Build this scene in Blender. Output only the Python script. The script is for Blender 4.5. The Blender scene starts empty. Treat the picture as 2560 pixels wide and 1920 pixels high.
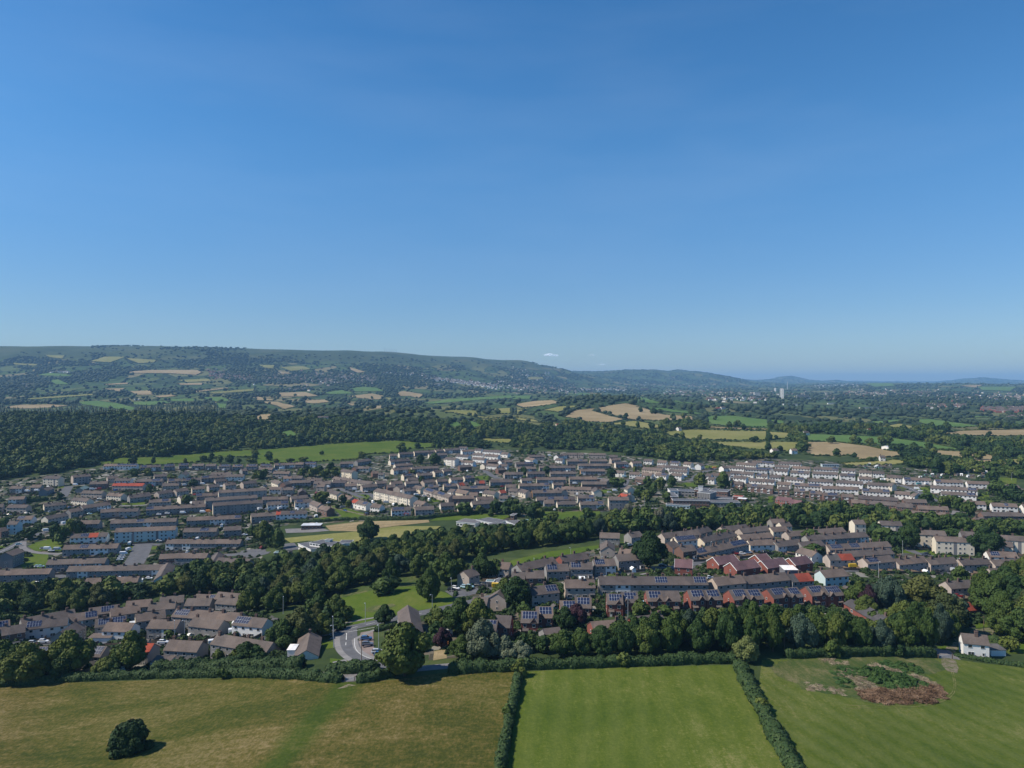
import bpy, math, random
import numpy as np
from mathutils import Vector, noise
from mathutils.geometry import delaunay_2d_cdt
rnd = random.Random(11)
rng = np.random.default_rng(5)
R = math.radians
SC = bpy.context.scene
COL = SC.collection
# ------------------------------------------------------------------ camera, world, sun, exposure
F = 1828.0                       # focal length in photo pixels (photo 2560 wide)
CAMZ = 100.0
cam_d = bpy.data.cameras.new('camera'); cam_d.sensor_width = 36.0; cam_d.lens = 36.0*F/2560.0
cam_d.clip_start = 1.0; cam_d.clip_end = 60000.0
cam = bpy.data.objects.new('camera', cam_d); COL.objects.link(cam)
cam.location = (0, 0, CAMZ); cam.rotation_euler = (R(90), 0, 0)
SC.camera = cam
SUN_EL, SUN_AZ = 47.0, 262.0     # azimuth clockwise from +Y
W = bpy.data.worlds.new('World'); SC.world = W; W.use_nodes = True
wn = W.node_tree; wn.nodes.clear()
sky = wn.nodes.new('ShaderNodeTexSky'); sky.sky_type = 'NISHITA'; sky.sun_disc = False
sky.sun_elevation = R(SUN_EL); sky.sun_rotation = R(SUN_AZ)
sky.altitude = 100; sky.air_density = 1.0; sky.dust_density = 0.05; sky.ozone_density = 3.2
bg = wn.nodes.new('ShaderNodeBackground'); bg.inputs[1].default_value = 0.115
wo = wn.nodes.new('ShaderNodeOutputWorld')
hs = wn.nodes.new('ShaderNodeHueSaturation'); hs.inputs['Saturation'].default_value = 1.30; hs.inputs['Hue'].default_value = 0.5; wn.links.new(sky.outputs[0], hs.inputs['Color']); tcw = wn.nodes.new('ShaderNodeTexCoord'); sxw = wn.nodes.new('ShaderNodeSeparateXYZ'); wn.links.new(tcw.outputs['Generated'], sxw.inputs[0])
rw = wn.nodes.new('ShaderNodeValToRGB'); rw.color_ramp.elements[0].position = 0.0; rw.color_ramp.elements[0].color = (.52,.585,.72,1); rw.color_ramp.elements[1].position = .34; rw.color_ramp.elements[1].color = (1,1,1,1); rw.color_ramp.interpolation = 'EASE'
mw = wn.nodes.new('ShaderNodeMix'); mw.data_type = 'RGBA'; mw.blend_type = 'MULTIPLY'; mw.inputs[0].default_value = 1.0
nw = wn.nodes.new('ShaderNodeTexNoise'); nw.inputs['Scale'].default_value = 2.2; nw.inputs['Detail'].default_value = 5; mpw = wn.nodes.new('ShaderNodeMapping'); mpw.inputs['Scale'].default_value = (1, 1, 5); mpw.inputs['Rotation'].default_value = (0, R(12), 0)
wn.links.new(tcw.outputs['Generated'], mpw.inputs['Vector']); wn.links.new(mpw.outputs[0], nw.inputs['Vector'])
wr = wn.nodes.new('ShaderNodeMapRange'); wr.inputs[1].default_value = .45; wr.inputs[2].default_value = .75; wr.inputs[3].default_value = 0; wr.inputs[4].default_value = .05; wn.links.new(nw.outputs[0], wr.inputs[0])
wx = wn.nodes.new('ShaderNodeMix'); wx.data_type = 'RGBA'; wx.inputs[7].default_value = (6.5, 7.2, 8.0, 1); wn.links.new(wr.outputs[0], wx.inputs[0]); wn.links.new(hs.outputs[0], wx.inputs[6])
wn.links.new(sxw.outputs[2], rw.inputs[0]); wn.links.new(wx.outputs[2], mw.inputs[6]); wn.links.new(rw.outputs[0], mw.inputs[7]); wn.links.new(mw.outputs[2], bg.inputs[0]); wn.links.new(bg.outputs[0], wo.inputs[0])
sd = bpy.data.lights.new('sun', 'SUN'); sd.energy = 4.8; sd.angle = R(0.55); sd.color = (1.0, 0.92, 0.78)
sun = bpy.data.objects.new('sun', sd); COL.objects.link(sun)
az, el = R(SUN_AZ), R(SUN_EL)
sdir = Vector((math.sin(az)*math.cos(el), math.cos(az)*math.cos(el), math.sin(el)))
sun.rotation_euler = sdir.to_track_quat('Z', 'Y').to_euler()
SC.view_settings.view_transform = 'Standard'; SC.view_settings.look = 'None'
SC.view_settings.exposure = 0.25; SC.view_settings.gamma = 1.0
try:
    SC.cycles.volume_bounces = 0; SC.cycles.max_bounces = 5; SC.cycles.diffuse_bounces = 2
    SC.cycles.transparent_max_bounces = 8
except Exception: pass

# ------------------------------------------------------------------ helpers
def tag(o, label=None, cat=None, group=None, kind=None):
    if label: o['label'] = label
    if cat: o['category'] = cat
    if group: o['group'] = group
    if kind: o['kind'] = kind
    return o
def link(o, parent=None):
    COL.objects.link(o)
    if parent is not None: o.parent = parent
    return o
def empty(name, loc, rz=0.0):
    o = bpy.data.objects.new(name, None); o.location = loc; o.rotation_euler = (0, 0, rz)
    o.empty_display_size = 0.5
    return link(o)
class MB:
    """collects faces of several boxes / prisms into one mesh"""
    def __init__(s): s.v = []; s.f = []; s.m = []
    def face(s, pts, mat=0):
        n = len(s.v); s.v += [tuple(p) for p in pts]; s.f.append(tuple(range(n, n+len(pts)))); s.m.append(mat)
    def box(s, x0, x1, y0, y1, z0, z1, mat=0):
        n = len(s.v)
        s.v += [(x0,y0,z0),(x1,y0,z0),(x1,y1,z0),(x0,y1,z0),(x0,y0,z1),(x1,y0,z1),(x1,y1,z1),(x0,y1,z1)]
        for q in ((0,3,2,1),(4,5,6,7),(0,1,5,4),(1,2,6,5),(2,3,7,6),(3,0,4,7)):
            s.f.append(tuple(n+i for i in q)); s.m.append(mat)
    def hexa(s, p, mat=0):
        """eight corners: bottom four ccw, top four ccw"""
        n = len(s.v); s.v += [tuple(q) for q in p]
        for q in ((0,3,2,1),(4,5,6,7),(0,1,5,4),(1,2,6,5),(2,3,7,6),(3,0,4,7)):
            s.f.append(tuple(n+i for i in q)); s.m.append(mat)
    def tube(s, a, b, r0, r1, n=8, mat=0):
        a = Vector(a); b = Vector(b); d = (b-a).normalized()
        t = d.cross(Vector((0,0,1)))
        if t.length < 1e-3: t = Vector((1,0,0))
        t.normalize(); w = d.cross(t); k = len(s.v)
        for c, r in ((a, r0), (b, r1)):
            for i in range(n):
                an = 2*math.pi*i/n; s.v.append(tuple(c + t*math.cos(an)*r + w*math.sin(an)*r))
        for i in range(n):
            j = (i+1) % n; s.f.append((k+i, k+j, k+n+j, k+n+i)); s.m.append(mat)
        s.f.append(tuple(k+i for i in range(n))[::-1]); s.m.append(mat)
        s.f.append(tuple(k+n+i for i in range(n))); s.m.append(mat)
    def mesh(s, name, mats):
        me = bpy.data.meshes.new(name); me.from_pydata(s.v, [], s.f)
        for m in mats: me.materials.append(m)
        if len(mats) > 1: me.polygons.foreach_set('material_index', s.m)
        me.update(); return me
    def build(s, name, mats, parent=None, loc=None):
        if not isinstance(mats, (list, tuple)): mats = [mats]
        o = bpy.data.objects.new(name, s.mesh(name, mats))
        if loc is not None: o.location = loc
        return link(o, parent)
def np_mesh(name, V, Fc, mat, smooth=False, attrs=None):
    """V (n,3), Fc (m,k) uniform faces, or list of such arrays"""
    if not isinstance(Fc, list): Fc = [Fc]
    me = bpy.data.meshes.new(name)
    me.vertices.add(len(V)); me.vertices.foreach_set('co', np.asarray(V, np.float32).ravel())
    nl = sum(f.size for f in Fc); npoly = sum(len(f) for f in Fc)
    me.loops.add(nl); me.loops.foreach_set('vertex_index', np.concatenate([f.ravel() for f in Fc]).astype(np.int32))
    tot = np.concatenate([np.full(len(f), f.shape[1], np.int32) for f in Fc])
    st = np.concatenate([[0], np.cumsum(tot)[:-1]]).astype(np.int32)
    me.polygons.add(npoly); me.polygons.foreach_set('loop_start', st)
    try: me.polygons.foreach_set('loop_total', tot)
    except Exception: pass
    if smooth: me.polygons.foreach_set('use_smooth', np.ones(npoly, bool))
    me.update(calc_edges=True)
    if attrs:
        for k, a in attrs.items():
            at_ = me.attributes.new(k, 'FLOAT', 'POINT'); at_.data.foreach_set('value', np.asarray(a, np.float32))
    if mat is not None: me.materials.append(mat)
    return me

# ------------------------------------------------------------------ materials
def newmat(name, rough=0.9, spec=0.25):
    m = bpy.data.materials.new(name); m.use_nodes = True
    b = m.node_tree.nodes['Principled BSDF']; b.inputs['Roughness'].default_value = rough
    for k in ('Specular IOR Level', 'Specular'):
        if k in b.inputs: b.inputs[k].default_value = spec; break
    return m, m.node_tree, b
def N(nt, t, **kw):
    n = nt.nodes.new(t)
    for k, v in kw.items():
        if k in n.inputs: n.inputs[k].default_value = v
        else: setattr(n, k, v)
    return n
def ramp(nt, fac, stops):
    r = nt.nodes.new('ShaderNodeValToRGB'); e = r.color_ramp.elements
    while len(e) < len(stops): e.new(0.5)
    for i, (p, c) in enumerate(stops):
        e[i].position = p; e[i].color = (c[0], c[1], c[2], 1)
    nt.links.new(fac, r.inputs[0]); return r.outputs[0]
def mix(nt, fac, a, b, mode='MIX'):
    n = nt.nodes.new('ShaderNodeMix'); n.data_type = 'RGBA'; n.blend_type = mode
    for sock, v in ((n.inputs[0], fac), (n.inputs[6], a), (n.inputs[7], b)):
        if hasattr(v, 'links') or hasattr(v, 'is_output'): nt.links.new(v, sock)
        elif isinstance(v, (int, float)): sock.default_value = v
        else: sock.default_value = (v[0], v[1], v[2], 1)
    return n.outputs[2]
def wpos(nt):
    return nt.nodes.new('ShaderNodeNewGeometry').outputs['Position']
def nz(nt, vec, scale, detail=3, rough=0.55, dist=0.0):
    n = N(nt, 'ShaderNodeTexNoise'); n.inputs['Scale'].default_value = scale
    n.inputs['Detail'].default_value = detail; n.inputs['Roughness'].default_value = rough
    n.inputs['Distortion'].default_value = dist
    nt.links.new(vec, n.inputs['Vector']); return n.outputs[0]
def mapping(nt, vec, scale=(1,1,1), rot=(0,0,0)):
    n = nt.nodes.new('ShaderNodeMapping'); n.inputs['Scale'].default_value = scale; n.inputs['Rotation'].default_value = rot
    nt.links.new(vec, n.inputs['Vector']); return n.outputs[0]
def bump(nt, b, h, strength=0.5, dist=0.3):
    n = nt.nodes.new('ShaderNodeBump'); n.inputs['Strength'].default_value = strength; n.inputs['Distance'].default_value = dist
    nt.links.new(h, n.inputs['Height']); nt.links.new(n.outputs[0], b.inputs['Normal'])
def math_(nt, op, a, b=0.0, clamp=False):
    n = nt.nodes.new('ShaderNodeMath'); n.operation = op; n.use_clamp = clamp
    for i, v in enumerate((a, b)):
        if hasattr(v, 'is_output'): nt.links.new(v, n.inputs[i])
        else: n.inputs[i].default_value = v
    return n.outputs[0]
def plain(name, c, rough=0.85, spec=0.25, var=0.18, scale=0.6):
    m, nt, b = newmat(name, rough, spec)
    n = nz(nt, wpos(nt), scale, 4)
    lo = tuple(x*(1-var) for x in c); hi = tuple(min(1, x*(1+var)) for x in c)
    nt.links.new(ramp(nt, n, [(0.3, lo), (0.7, hi)]), b.inputs['Base Color'])
    return m
# grassy sheets
def grass_mat(name, cols, s1=0.02, s2=0.35, stripe=None, aniso=None, bumpd=0.35):
    m, nt, b = newmat(name, 1.0, 0.1)
    p = wpos(nt); pa = mapping(nt, p, aniso, (0, 0, R(20))) if aniso else p
    a = nz(nt, pa, s1, 5, 0.6, 0.6); c = nz(nt, pa, s2, 5, 0.7); e = nz(nt, mapping(nt, p, (1, .22, 1), (0, 0, R(stripe[0] if stripe else 15))), .55, 5, .75)
    h_ = nz(nt, p, 1.7, 3, .8)
    f = math_(nt, 'ADD', math_(nt, 'ADD', math_(nt, 'MULTIPLY', a, 0.36), math_(nt, 'MULTIPLY', c, 0.20)), math_(nt, 'ADD', math_(nt, 'MULTIPLY', e, 0.22), math_(nt, 'MULTIPLY', h_, .22)))
    col = ramp(nt, f, [(0.40, cols[0]), (0.475, cols[1]), (0.535, cols[2]), (0.60, cols[3])])
    if stripe:
        rot, sc, c2, amt = stripe
        w = nt.nodes.new('ShaderNodeTexWave'); w.inputs['Scale'].default_value = sc
        w.inputs['Distortion'].default_value = 1.6; w.inputs['Detail'].default_value = 3; w.inputs['Detail Scale'].default_value = .8
        nt.links.new(mapping(nt, p, (1, 1, 1), (0, 0, R(rot))), w.inputs['Vector'])
        k = math_(nt, 'MULTIPLY', w.outputs['Fac'], nz(nt, p, 0.03, 3))
        col = mix(nt, math_(nt, 'MULTIPLY', k, amt), col, c2)
    nt.links.new(col, b.inputs['Base Color'])
    bump(nt, b, c, 0.6, bumpd)
    return m
M = {}
def meadow_mat():
    m, nt, b = newmat('meadow_grass', 1.0, 0.1)
    p = wpos(nt); pa = mapping(nt, p, (1, 2.0, 1), (0, 0, R(-14)))
    a = nz(nt, pa, .022, 5, .6, .8); c = nz(nt, pa, .30, 6, .75, .5); d = nz(nt, mapping(nt, p, (1, .5, 1), (0, 0, R(10))), 1.4, 3, .7)
    f = math_(nt, 'ADD', math_(nt, 'ADD', math_(nt, 'MULTIPLY', a, .34), math_(nt, 'MULTIPLY', c, .33)), math_(nt, 'MULTIPLY', d, .33))
    dry = ramp(nt, f, [(.40, (.040,.052,.010)), (.46, (.072,.072,.015)), (.52, (.118,.096,.028)), (.61, (.21,.162,.075))])
    wet = ramp(nt, f, [(.40, (.030,.054,.008)), (.50, (.052,.076,.011)), (.62, (.095,.098,.024))])
    # the damp strip that runs from the lane gate down across the meadow
    s = nt.nodes.new('ShaderNodeSeparateXYZ'); nt.links.new(p, s.inputs[0])
    u = Vector((STRIP[0].x-STRIP[1].x, STRIP[0].y-STRIP[1].y)).normalized(); n_ = Vector((-u.y, u.x))
    dist = math_(nt, 'ADD', math_(nt, 'ADD', math_(nt, 'MULTIPLY', s.outputs[0], n_.x), math_(nt, 'MULTIPLY', s.outputs[1], n_.y)), -(STRIP[0].x*n_.x+STRIP[0].y*n_.y))
    dist = math_(nt, 'ABSOLUTE', math_(nt, 'ADD', dist, math_(nt, 'MULTIPLY', math_(nt, 'SUBTRACT', nz(nt, p, .07, 4, .6), .5), 9)))
    k = math_(nt, 'SUBTRACT', 1.0, math_(nt, 'MULTIPLY', math_(nt, 'SUBTRACT', dist, 2.0), 1/4.5, True), True)
    g2 = math_(nt, 'MULTIPLY', math_(nt, 'SUBTRACT', nz(nt, p, .012, 3), .45), 5, True)
    k = math_(nt, 'MAXIMUM', math_(nt, 'MULTIPLY', k, .95), math_(nt, 'MULTIPLY', g2, .38))
    nt.links.new(mix(nt, k, dry, wet), b.inputs['Base Color'])
    bump(nt, b, c, .9, .5); return m
M['mown'] = grass_mat('mown_grass', [(.046,.076,.010),(.066,.096,.012),(.090,.115,.018),(.175,.170,.058)], .02, .8, stripe=(7, .045, (.15,.165,.05), .3))
M['mown2'] = grass_mat('mown_grass_right', [(.040,.068,.010),(.060,.088,.012),(.082,.105,.018),(.150,.148,.050)], .025, .7, stripe=(-25, .05, (.13,.145,.05), .5))
M['rough'] = grass_mat('rough_grass', [(.032,.060,.016),(.050,.078,.020),(.082,.095,.032),(.15,.135,.065)], .07, .8)
M['lawn'] = grass_mat('lawn', [(.045,.084,.010),(.066,.105,.012),(.084,.116,.016),(.12,.135,.028)], .03, .5)
M['dry'] = grass_mat('dry_field', [(.20,.150,.080),(.26,.195,.105),(.32,.245,.14),(.38,.30,.18)], .008, .12, stripe=(80, .03, (.17,.14,.07), .7), bumpd=.3)
M['pale'] = grass_mat('pale_field', [(.13,.145,.035),(.17,.17,.050),(.21,.195,.070),(.27,.235,.10)], .008, .12)
M['green'] = grass_mat('green_field', [(.055,.110,.028),(.078,.140,.034),(.095,.155,.042),(.13,.18,.055)], .008, .12)
def ground_mat():
    m, nt, b = newmat('ground', 1.0, 0.1)
    p = wpos(nt)
    base = ramp(nt, nz(nt, p, .03, 6, .65), [(.35, (.022,.038,.014)), (.5, (.04,.06,.02)), (.65, (.07,.09,.03))])
    moor = ramp(nt, nz(nt, p, .004, 6, .6), [(.35, (.034,.052,.022)), (.55, (.054,.072,.030)), (.7, (.085,.088,.042))])
    z = nt.nodes.new('ShaderNodeSeparateXYZ'); nt.links.new(p, z.inputs[0])
    zz = math_(nt, 'ADD', z.outputs[2], math_(nt, 'MULTIPLY', nz(nt, p, .0015, 4), 120))
    f = math_(nt, 'MULTIPLY', math_(nt, 'SUBTRACT', zz, 290), 1/60, True)
    # far farmland: a patchwork of small hedged pastures
    pf = N(nt, 'ShaderNodeVectorMath', operation='ADD'); nt.links.new(p, pf.inputs[0])
    nv = N(nt, 'ShaderNodeTexNoise'); nv.inputs['Scale'].default_value = .004; nt.links.new(p, nv.inputs['Vector'])
    sv = N(nt, 'ShaderNodeVectorMath', operation='SCALE'); nt.links.new(nv.outputs['Color'], sv.inputs[0]); sv.inputs['Scale'].default_value = 160; nt.links.new(sv.outputs[0], pf.inputs[1])
    pm = mapping(nt, pf.outputs[0], (.8, .42, 0))
    vo = nt.nodes.new('ShaderNodeTexVoronoi'); vo.inputs['Scale'].default_value = .0085; nt.links.new(pm, vo.inputs['Vector'])
    ve = nt.nodes.new('ShaderNodeTexVoronoi'); ve.feature = 'DISTANCE_TO_EDGE'; ve.inputs['Scale'].default_value = .0085; nt.links.new(pm, ve.inputs['Vector'])
    sc_ = nt.nodes.new('ShaderNodeSeparateColor'); nt.links.new(vo.outputs['Color'], sc_.inputs[0])
    fc = ramp(nt, sc_.outputs[0], [(0, (.045,.080,.028)), (.3, (.065,.105,.034)), (.52, (.10,.125,.045)), (.70, (.16,.155,.065)), (.84, (.24,.195,.105)), (.93, (.03,.05,.02))]); fc.node.color_ramp.interpolation = 'CONSTANT'
    he = math_(nt, 'LESS_THAN', ve.outputs['Distance'], .055)
    fc = mix(nt, he, fc, (.018,.032,.014))
    fc = mix(nt, .35, fc, base, 'MIX')
    ym = math_(nt, 'MULTIPLY', math_(nt, 'SUBTRACT', z.outputs[1], 1250), 1/300, True)
    base = mix(nt, ym, base, fc)
    nt.links.new(mix(nt, f, base, moor), b.inputs['Base Color'])
    return m
M['ground'] = ground_mat()
def estate_mat():
    """back gardens and yards: plots of lawn, earth, slabs and gravel"""
    m, nt, b = newmat('garden_plots', 0.95, 0.15)
    p = mapping(nt, wpos(nt), (1, .55, 1), (0, 0, R(-6)))
    v = nt.nodes.new('ShaderNodeTexVoronoi'); v.distance = 'CHEBYCHEV'; v.inputs['Scale'].default_value = .24
    v.inputs['Randomness'].default_value = .75; nt.links.new(p, v.inputs['Vector'])
    s = nt.nodes.new('ShaderNodeSeparateColor'); nt.links.new(v.outputs['Color'], s.inputs[0])
    c = ramp(nt, s.outputs[0], [(0, (.016,.028,.012)), (.26, (.03,.048,.014)), (.42, (.055,.065,.026)), (.52, (.065,.052,.04)), (.64, (.15,.12,.095)), (.76, (.08,.078,.08)), (.9, (.26,.235,.21))])
    c.node.color_ramp.interpolation = 'CONSTANT'
    n = nz(nt, wpos(nt), .5, 5, .7)
    g = ramp(nt, n, [(.42, (.03,.05,.016)), (.6, (.09,.10,.05))])
    nt.links.new(mix(nt, .22, c, g), b.inputs['Base Color'])
    return m
M['estate'] = estate_mat()
def road_mat(name, c, sc=.25):
    m, nt, b = newmat(name, .9, .2)
    p = wpos(nt); n = nz(nt, p, sc, 5, .7); n2 = nz(nt, p, 6, 2)
    f = math_(nt, 'ADD', math_(nt, 'MULTIPLY', n, .75), math_(nt, 'MULTIPLY', n2, .25))
    nt.links.new(ramp(nt, f, [(.35, tuple(x*.78 for x in c)), (.65, tuple(x*1.25 for x in c))]), b.inputs['Base Color'])
    return m
M['road'] = road_mat('asphalt', (.105,.105,.112))
M['lane'] = road_mat('worn_asphalt', (.17,.16,.16))
M['pave'] = road_mat('pavement', (.20,.19,.185))
M['bay'] = road_mat('brick_paving', (.20,.155,.14))
M['track'] = road_mat('dirt_track', (.17,.145,.105))
M['tyre'] = road_mat('flattened_dry_grass', (.20,.18,.085), .6)
_m, _nt, _b = newmat('worn_track', .95, .1); _p = wpos(_nt)
_nt.links.new(ramp(_nt, nz(_nt, _p, .55, 5, .75), [(.38, (.060,.085,.016)), (.47, (.12,.115,.06)), (.56, (.19,.16,.12))]), _b.inputs['Base Color']); M['track'] = _m
_m, _nt, _b = newmat('tyre_pressed_grass', .95, .1); _p = wpos(_nt)
_nt.links.new(ramp(_nt, nz(_nt, _p, .3, 4, .75), [(.42, (.070,.095,.018)), (.55, (.16,.155,.06))]), _b.inputs['Base Color']); M['tyre'] = _m
M['paint'] = plain('road_paint', (.62,.62,.60), .7)
# buildings
def wall_mat(name, c, dirt=.22, sc=.35, bricky=False):
    m, nt, b = newmat(name, .92, .15)
    p = wpos(nt)
    n = nz(nt, mapping(nt, p, (1, 1, .35)), sc, 5, .65)
    col = ramp(nt, n, [(.3, tuple(x*(1-dirt) for x in c)), (.6, c)])
    oi = nt.nodes.new('ShaderNodeObjectInfo')
    t = ramp(nt, oi.outputs['Random'], [(0, (.86,.84,.82)), (.5, (1,1,1)), (1, (1.0,.95,.88))])
    col = mix(nt, 1.0, col, t, 'MULTIPLY')
    if bricky:
        col = mix(nt, math_(nt, 'MULTIPLY', nz(nt, p, 7, 2), .5), col, tuple(x*.55 for x in c))
    nt.links.new(col, b.inputs['Base Color']); return m
WALL = {
 'g': wall_mat('grey_pebbledash', (.29,.278,.27)), 'p': wall_mat('beige_pebbledash', (.46,.39,.34)),
 'c': wall_mat('cream_render', (.72,.64,.52), .12), 'w': wall_mat('white_render', (.78,.76,.73), .12),
 'b': wall_mat('dull_brick', (.22,.135,.11), .25, .35, True), 'r': wall_mat('red_brick', (.27,.098,.078), .2, .35, True),
 'l': wall_mat('pale_blue_render', (.50,.60,.62), .12), 'o': wall_mat('orange_render', (.62,.34,.13), .15),
 'd': wall_mat('dark_grey_render', (.20,.20,.215)), 'y': wall_mat('yellow_render', (.62,.50,.28), .12)}
def roof_mat(name, c):
    m, nt, b = newmat(name, .88, .2)
    p = wpos(nt)
    n = nz(nt, p, .22, 5, .7); n2 = nz(nt, p, 2.4, 3)
    f = math_(nt, 'ADD', math_(nt, 'MULTIPLY', n, .6), math_(nt, 'MULTIPLY', n2, .4))
    col = ramp(nt, f, [(.36, tuple(x*.70 for x in c)), (.5, c), (.66, tuple(x*1.28 for x in c))])
    oi = nt.nodes.new('ShaderNodeObjectInfo')
    t = ramp(nt, oi.outputs['Random'], [(0, (.72,.72,.76)), (.35, (.95,.95,.95)), (.7, (1.05,1,.96)), (1, (1.25,1.12,1.02))])
    col = mix(nt, 1.0, col, t, 'MULTIPLY')
    vv = nt.nodes.new('ShaderNodeTexVoronoi'); vv.inputs['Scale'].default_value = .15; nt.links.new(mapping(nt, p, (1, .2, 0)), vv.inputs['Vector'])
    vs_ = nt.nodes.new('ShaderNodeSeparateColor'); nt.links.new(vv.outputs['Color'], vs_.inputs[0])
    col = mix(nt, .8, col, ramp(nt, vs_.outputs[0], [(0, (.80,.80,.82)), (.6, (1,1,1)), (1, (1.16,1.10,1.04))]), 'MULTIPLY')
    tc = nt.nodes.new('ShaderNodeTexCoord'); sx = nt.nodes.new('ShaderNodeSeparateXYZ'); nt.links.new(tc.outputs['Object'], sx.inputs[0])
    w = math_(nt, 'SINE', math_(nt, 'MULTIPLY', sx.outputs[2], 42)); w = math_(nt, 'MULTIPLY', math_(nt, 'ADD', w, 1), .09)
    col = mix(nt, w, col, tuple(x*.4 for x in c))
    nt.links.new(col, b.inputs['Base Color']); return m
ROOF = {'n': roof_mat('brown_tiles', (.132,.110,.100)), 'x': roof_mat('grey_tiles', (.105,.10,.10)),
        'M': roof_mat('maroon_tiles', (.145,.088,.098)), 'R': roof_mat('orange_tiles', (.27,.062,.040)),
        'E': roof_mat('green_metal_roof', (.16,.25,.25)), 'F': roof_mat('flat_felt_roof', (.12,.125,.14)), 'Z': roof_mat('white_sheet_roof', (.72,.74,.76))}
M['chim'] = wall_mat('chimney_brick', (.16,.11,.095), .25, .6)
M['glass'], _nt, _b = newmat('window_glass', .12, .6); _b.inputs['Base Color'].default_value = (.03,.038,.045,1)
M['frame'] = plain('white_frame', (.74,.74,.72), .6)
M['door'] = plain('painted_door', (.55,.54,.52), .6)
M['solar'], _nt, _b = newmat('solar_cells', .35, .25)
_nt.links.new(ramp(_nt, nz(_nt, wpos(_nt), .8, 2), [(.3, (.013,.019,.048)), (.7, (.022,.032,.075))]), _b.inputs['Base Color'])
M['alu'] = plain('aluminium', (.50,.52,.55), .45, .5)
M['metal'] = plain('galvanised_steel', (.42,.44,.45), .5, .5)
M['wood'] = plain('weathered_wood', (.16,.11,.075), .9)
M['timber'] = plain('fence_timber', (.15,.11,.08), .9)
M['white'] = plain('white_plastic', (.80,.80,.78), .5)
M['bark'] = plain('bark', (.085,.065,.048), .95)
def leaf_mat(name, stops, obj=True):
    m, nt, b = newmat(name, .75, .25)
    p = wpos(nt)
    if obj:
        oi = nt.nodes.new('ShaderNodeObjectInfo'); src = oi.outputs['Random']
    else:
        a = nt.nodes.new('ShaderNodeAttribute'); a.attribute_name = 'tone'; src = a.outputs['Fac']
    n = nz(nt, p, .35, 4, .7)
    f = math_(nt, 'ADD', math_(nt, 'MULTIPLY', src, .55), math_(nt, 'MULTIPLY', n, .45))
    col = ramp(nt, f, stops)
    nt.links.new(col, b.inputs['Base Color'])
    return m
G4 = [(.20, (.014,.036,.008)), (.38, (.027,.056,.010)), (.56, (.050,.080,.013)), (.76, (.088,.108,.019))]
LEAF = {'n': leaf_mat('leaves_green', G4),
 'y': leaf_mat('leaves_yellow_green', [(.2, (.040,.054,.014)), (.8, (.080,.088,.020))]),
 'u': leaf_mat('leaves_purple', [(.2, (.028,.012,.020)), (.8, (.055,.022,.030))]),
 's': leaf_mat('leaves_silver', [(.2, (.085,.105,.060)), (.8, (.16,.18,.11))]),
 'k': leaf_mat('leaves_blue_green', [(.2, (.020,.040,.026)), (.8, (.050,.080,.050))]),
 'e': leaf_mat('leaves_pale', [(.2, (.095,.12,.035)), (.8, (.14,.16,.05))]),
 'g': leaf_mat('leaves_grey_brown', [(.2, (.10,.10,.062)), (.8, (.15,.145,.095))])}
M['wood_leaf'] = leaf_mat('woodland_leaves', G4, False)
M['hedge'] = leaf_mat('hedge_leaves', [(.2, (.020,.042,.013)), (.5, (.034,.064,.017)), (.8, (.060,.088,.024))], False)
M['bramble'] = leaf_mat('bramble_leaves', [(.2, (.024,.056,.012)), (.5, (.036,.078,.016)), (.8, (.06,.105,.024))], False)
M['fardark'] = leaf_mat('far_tree_leaves', [(.2, (.014,.027,.013)), (.5, (.024,.042,.018)), (.85, (.044,.062,.026))], False)

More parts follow.
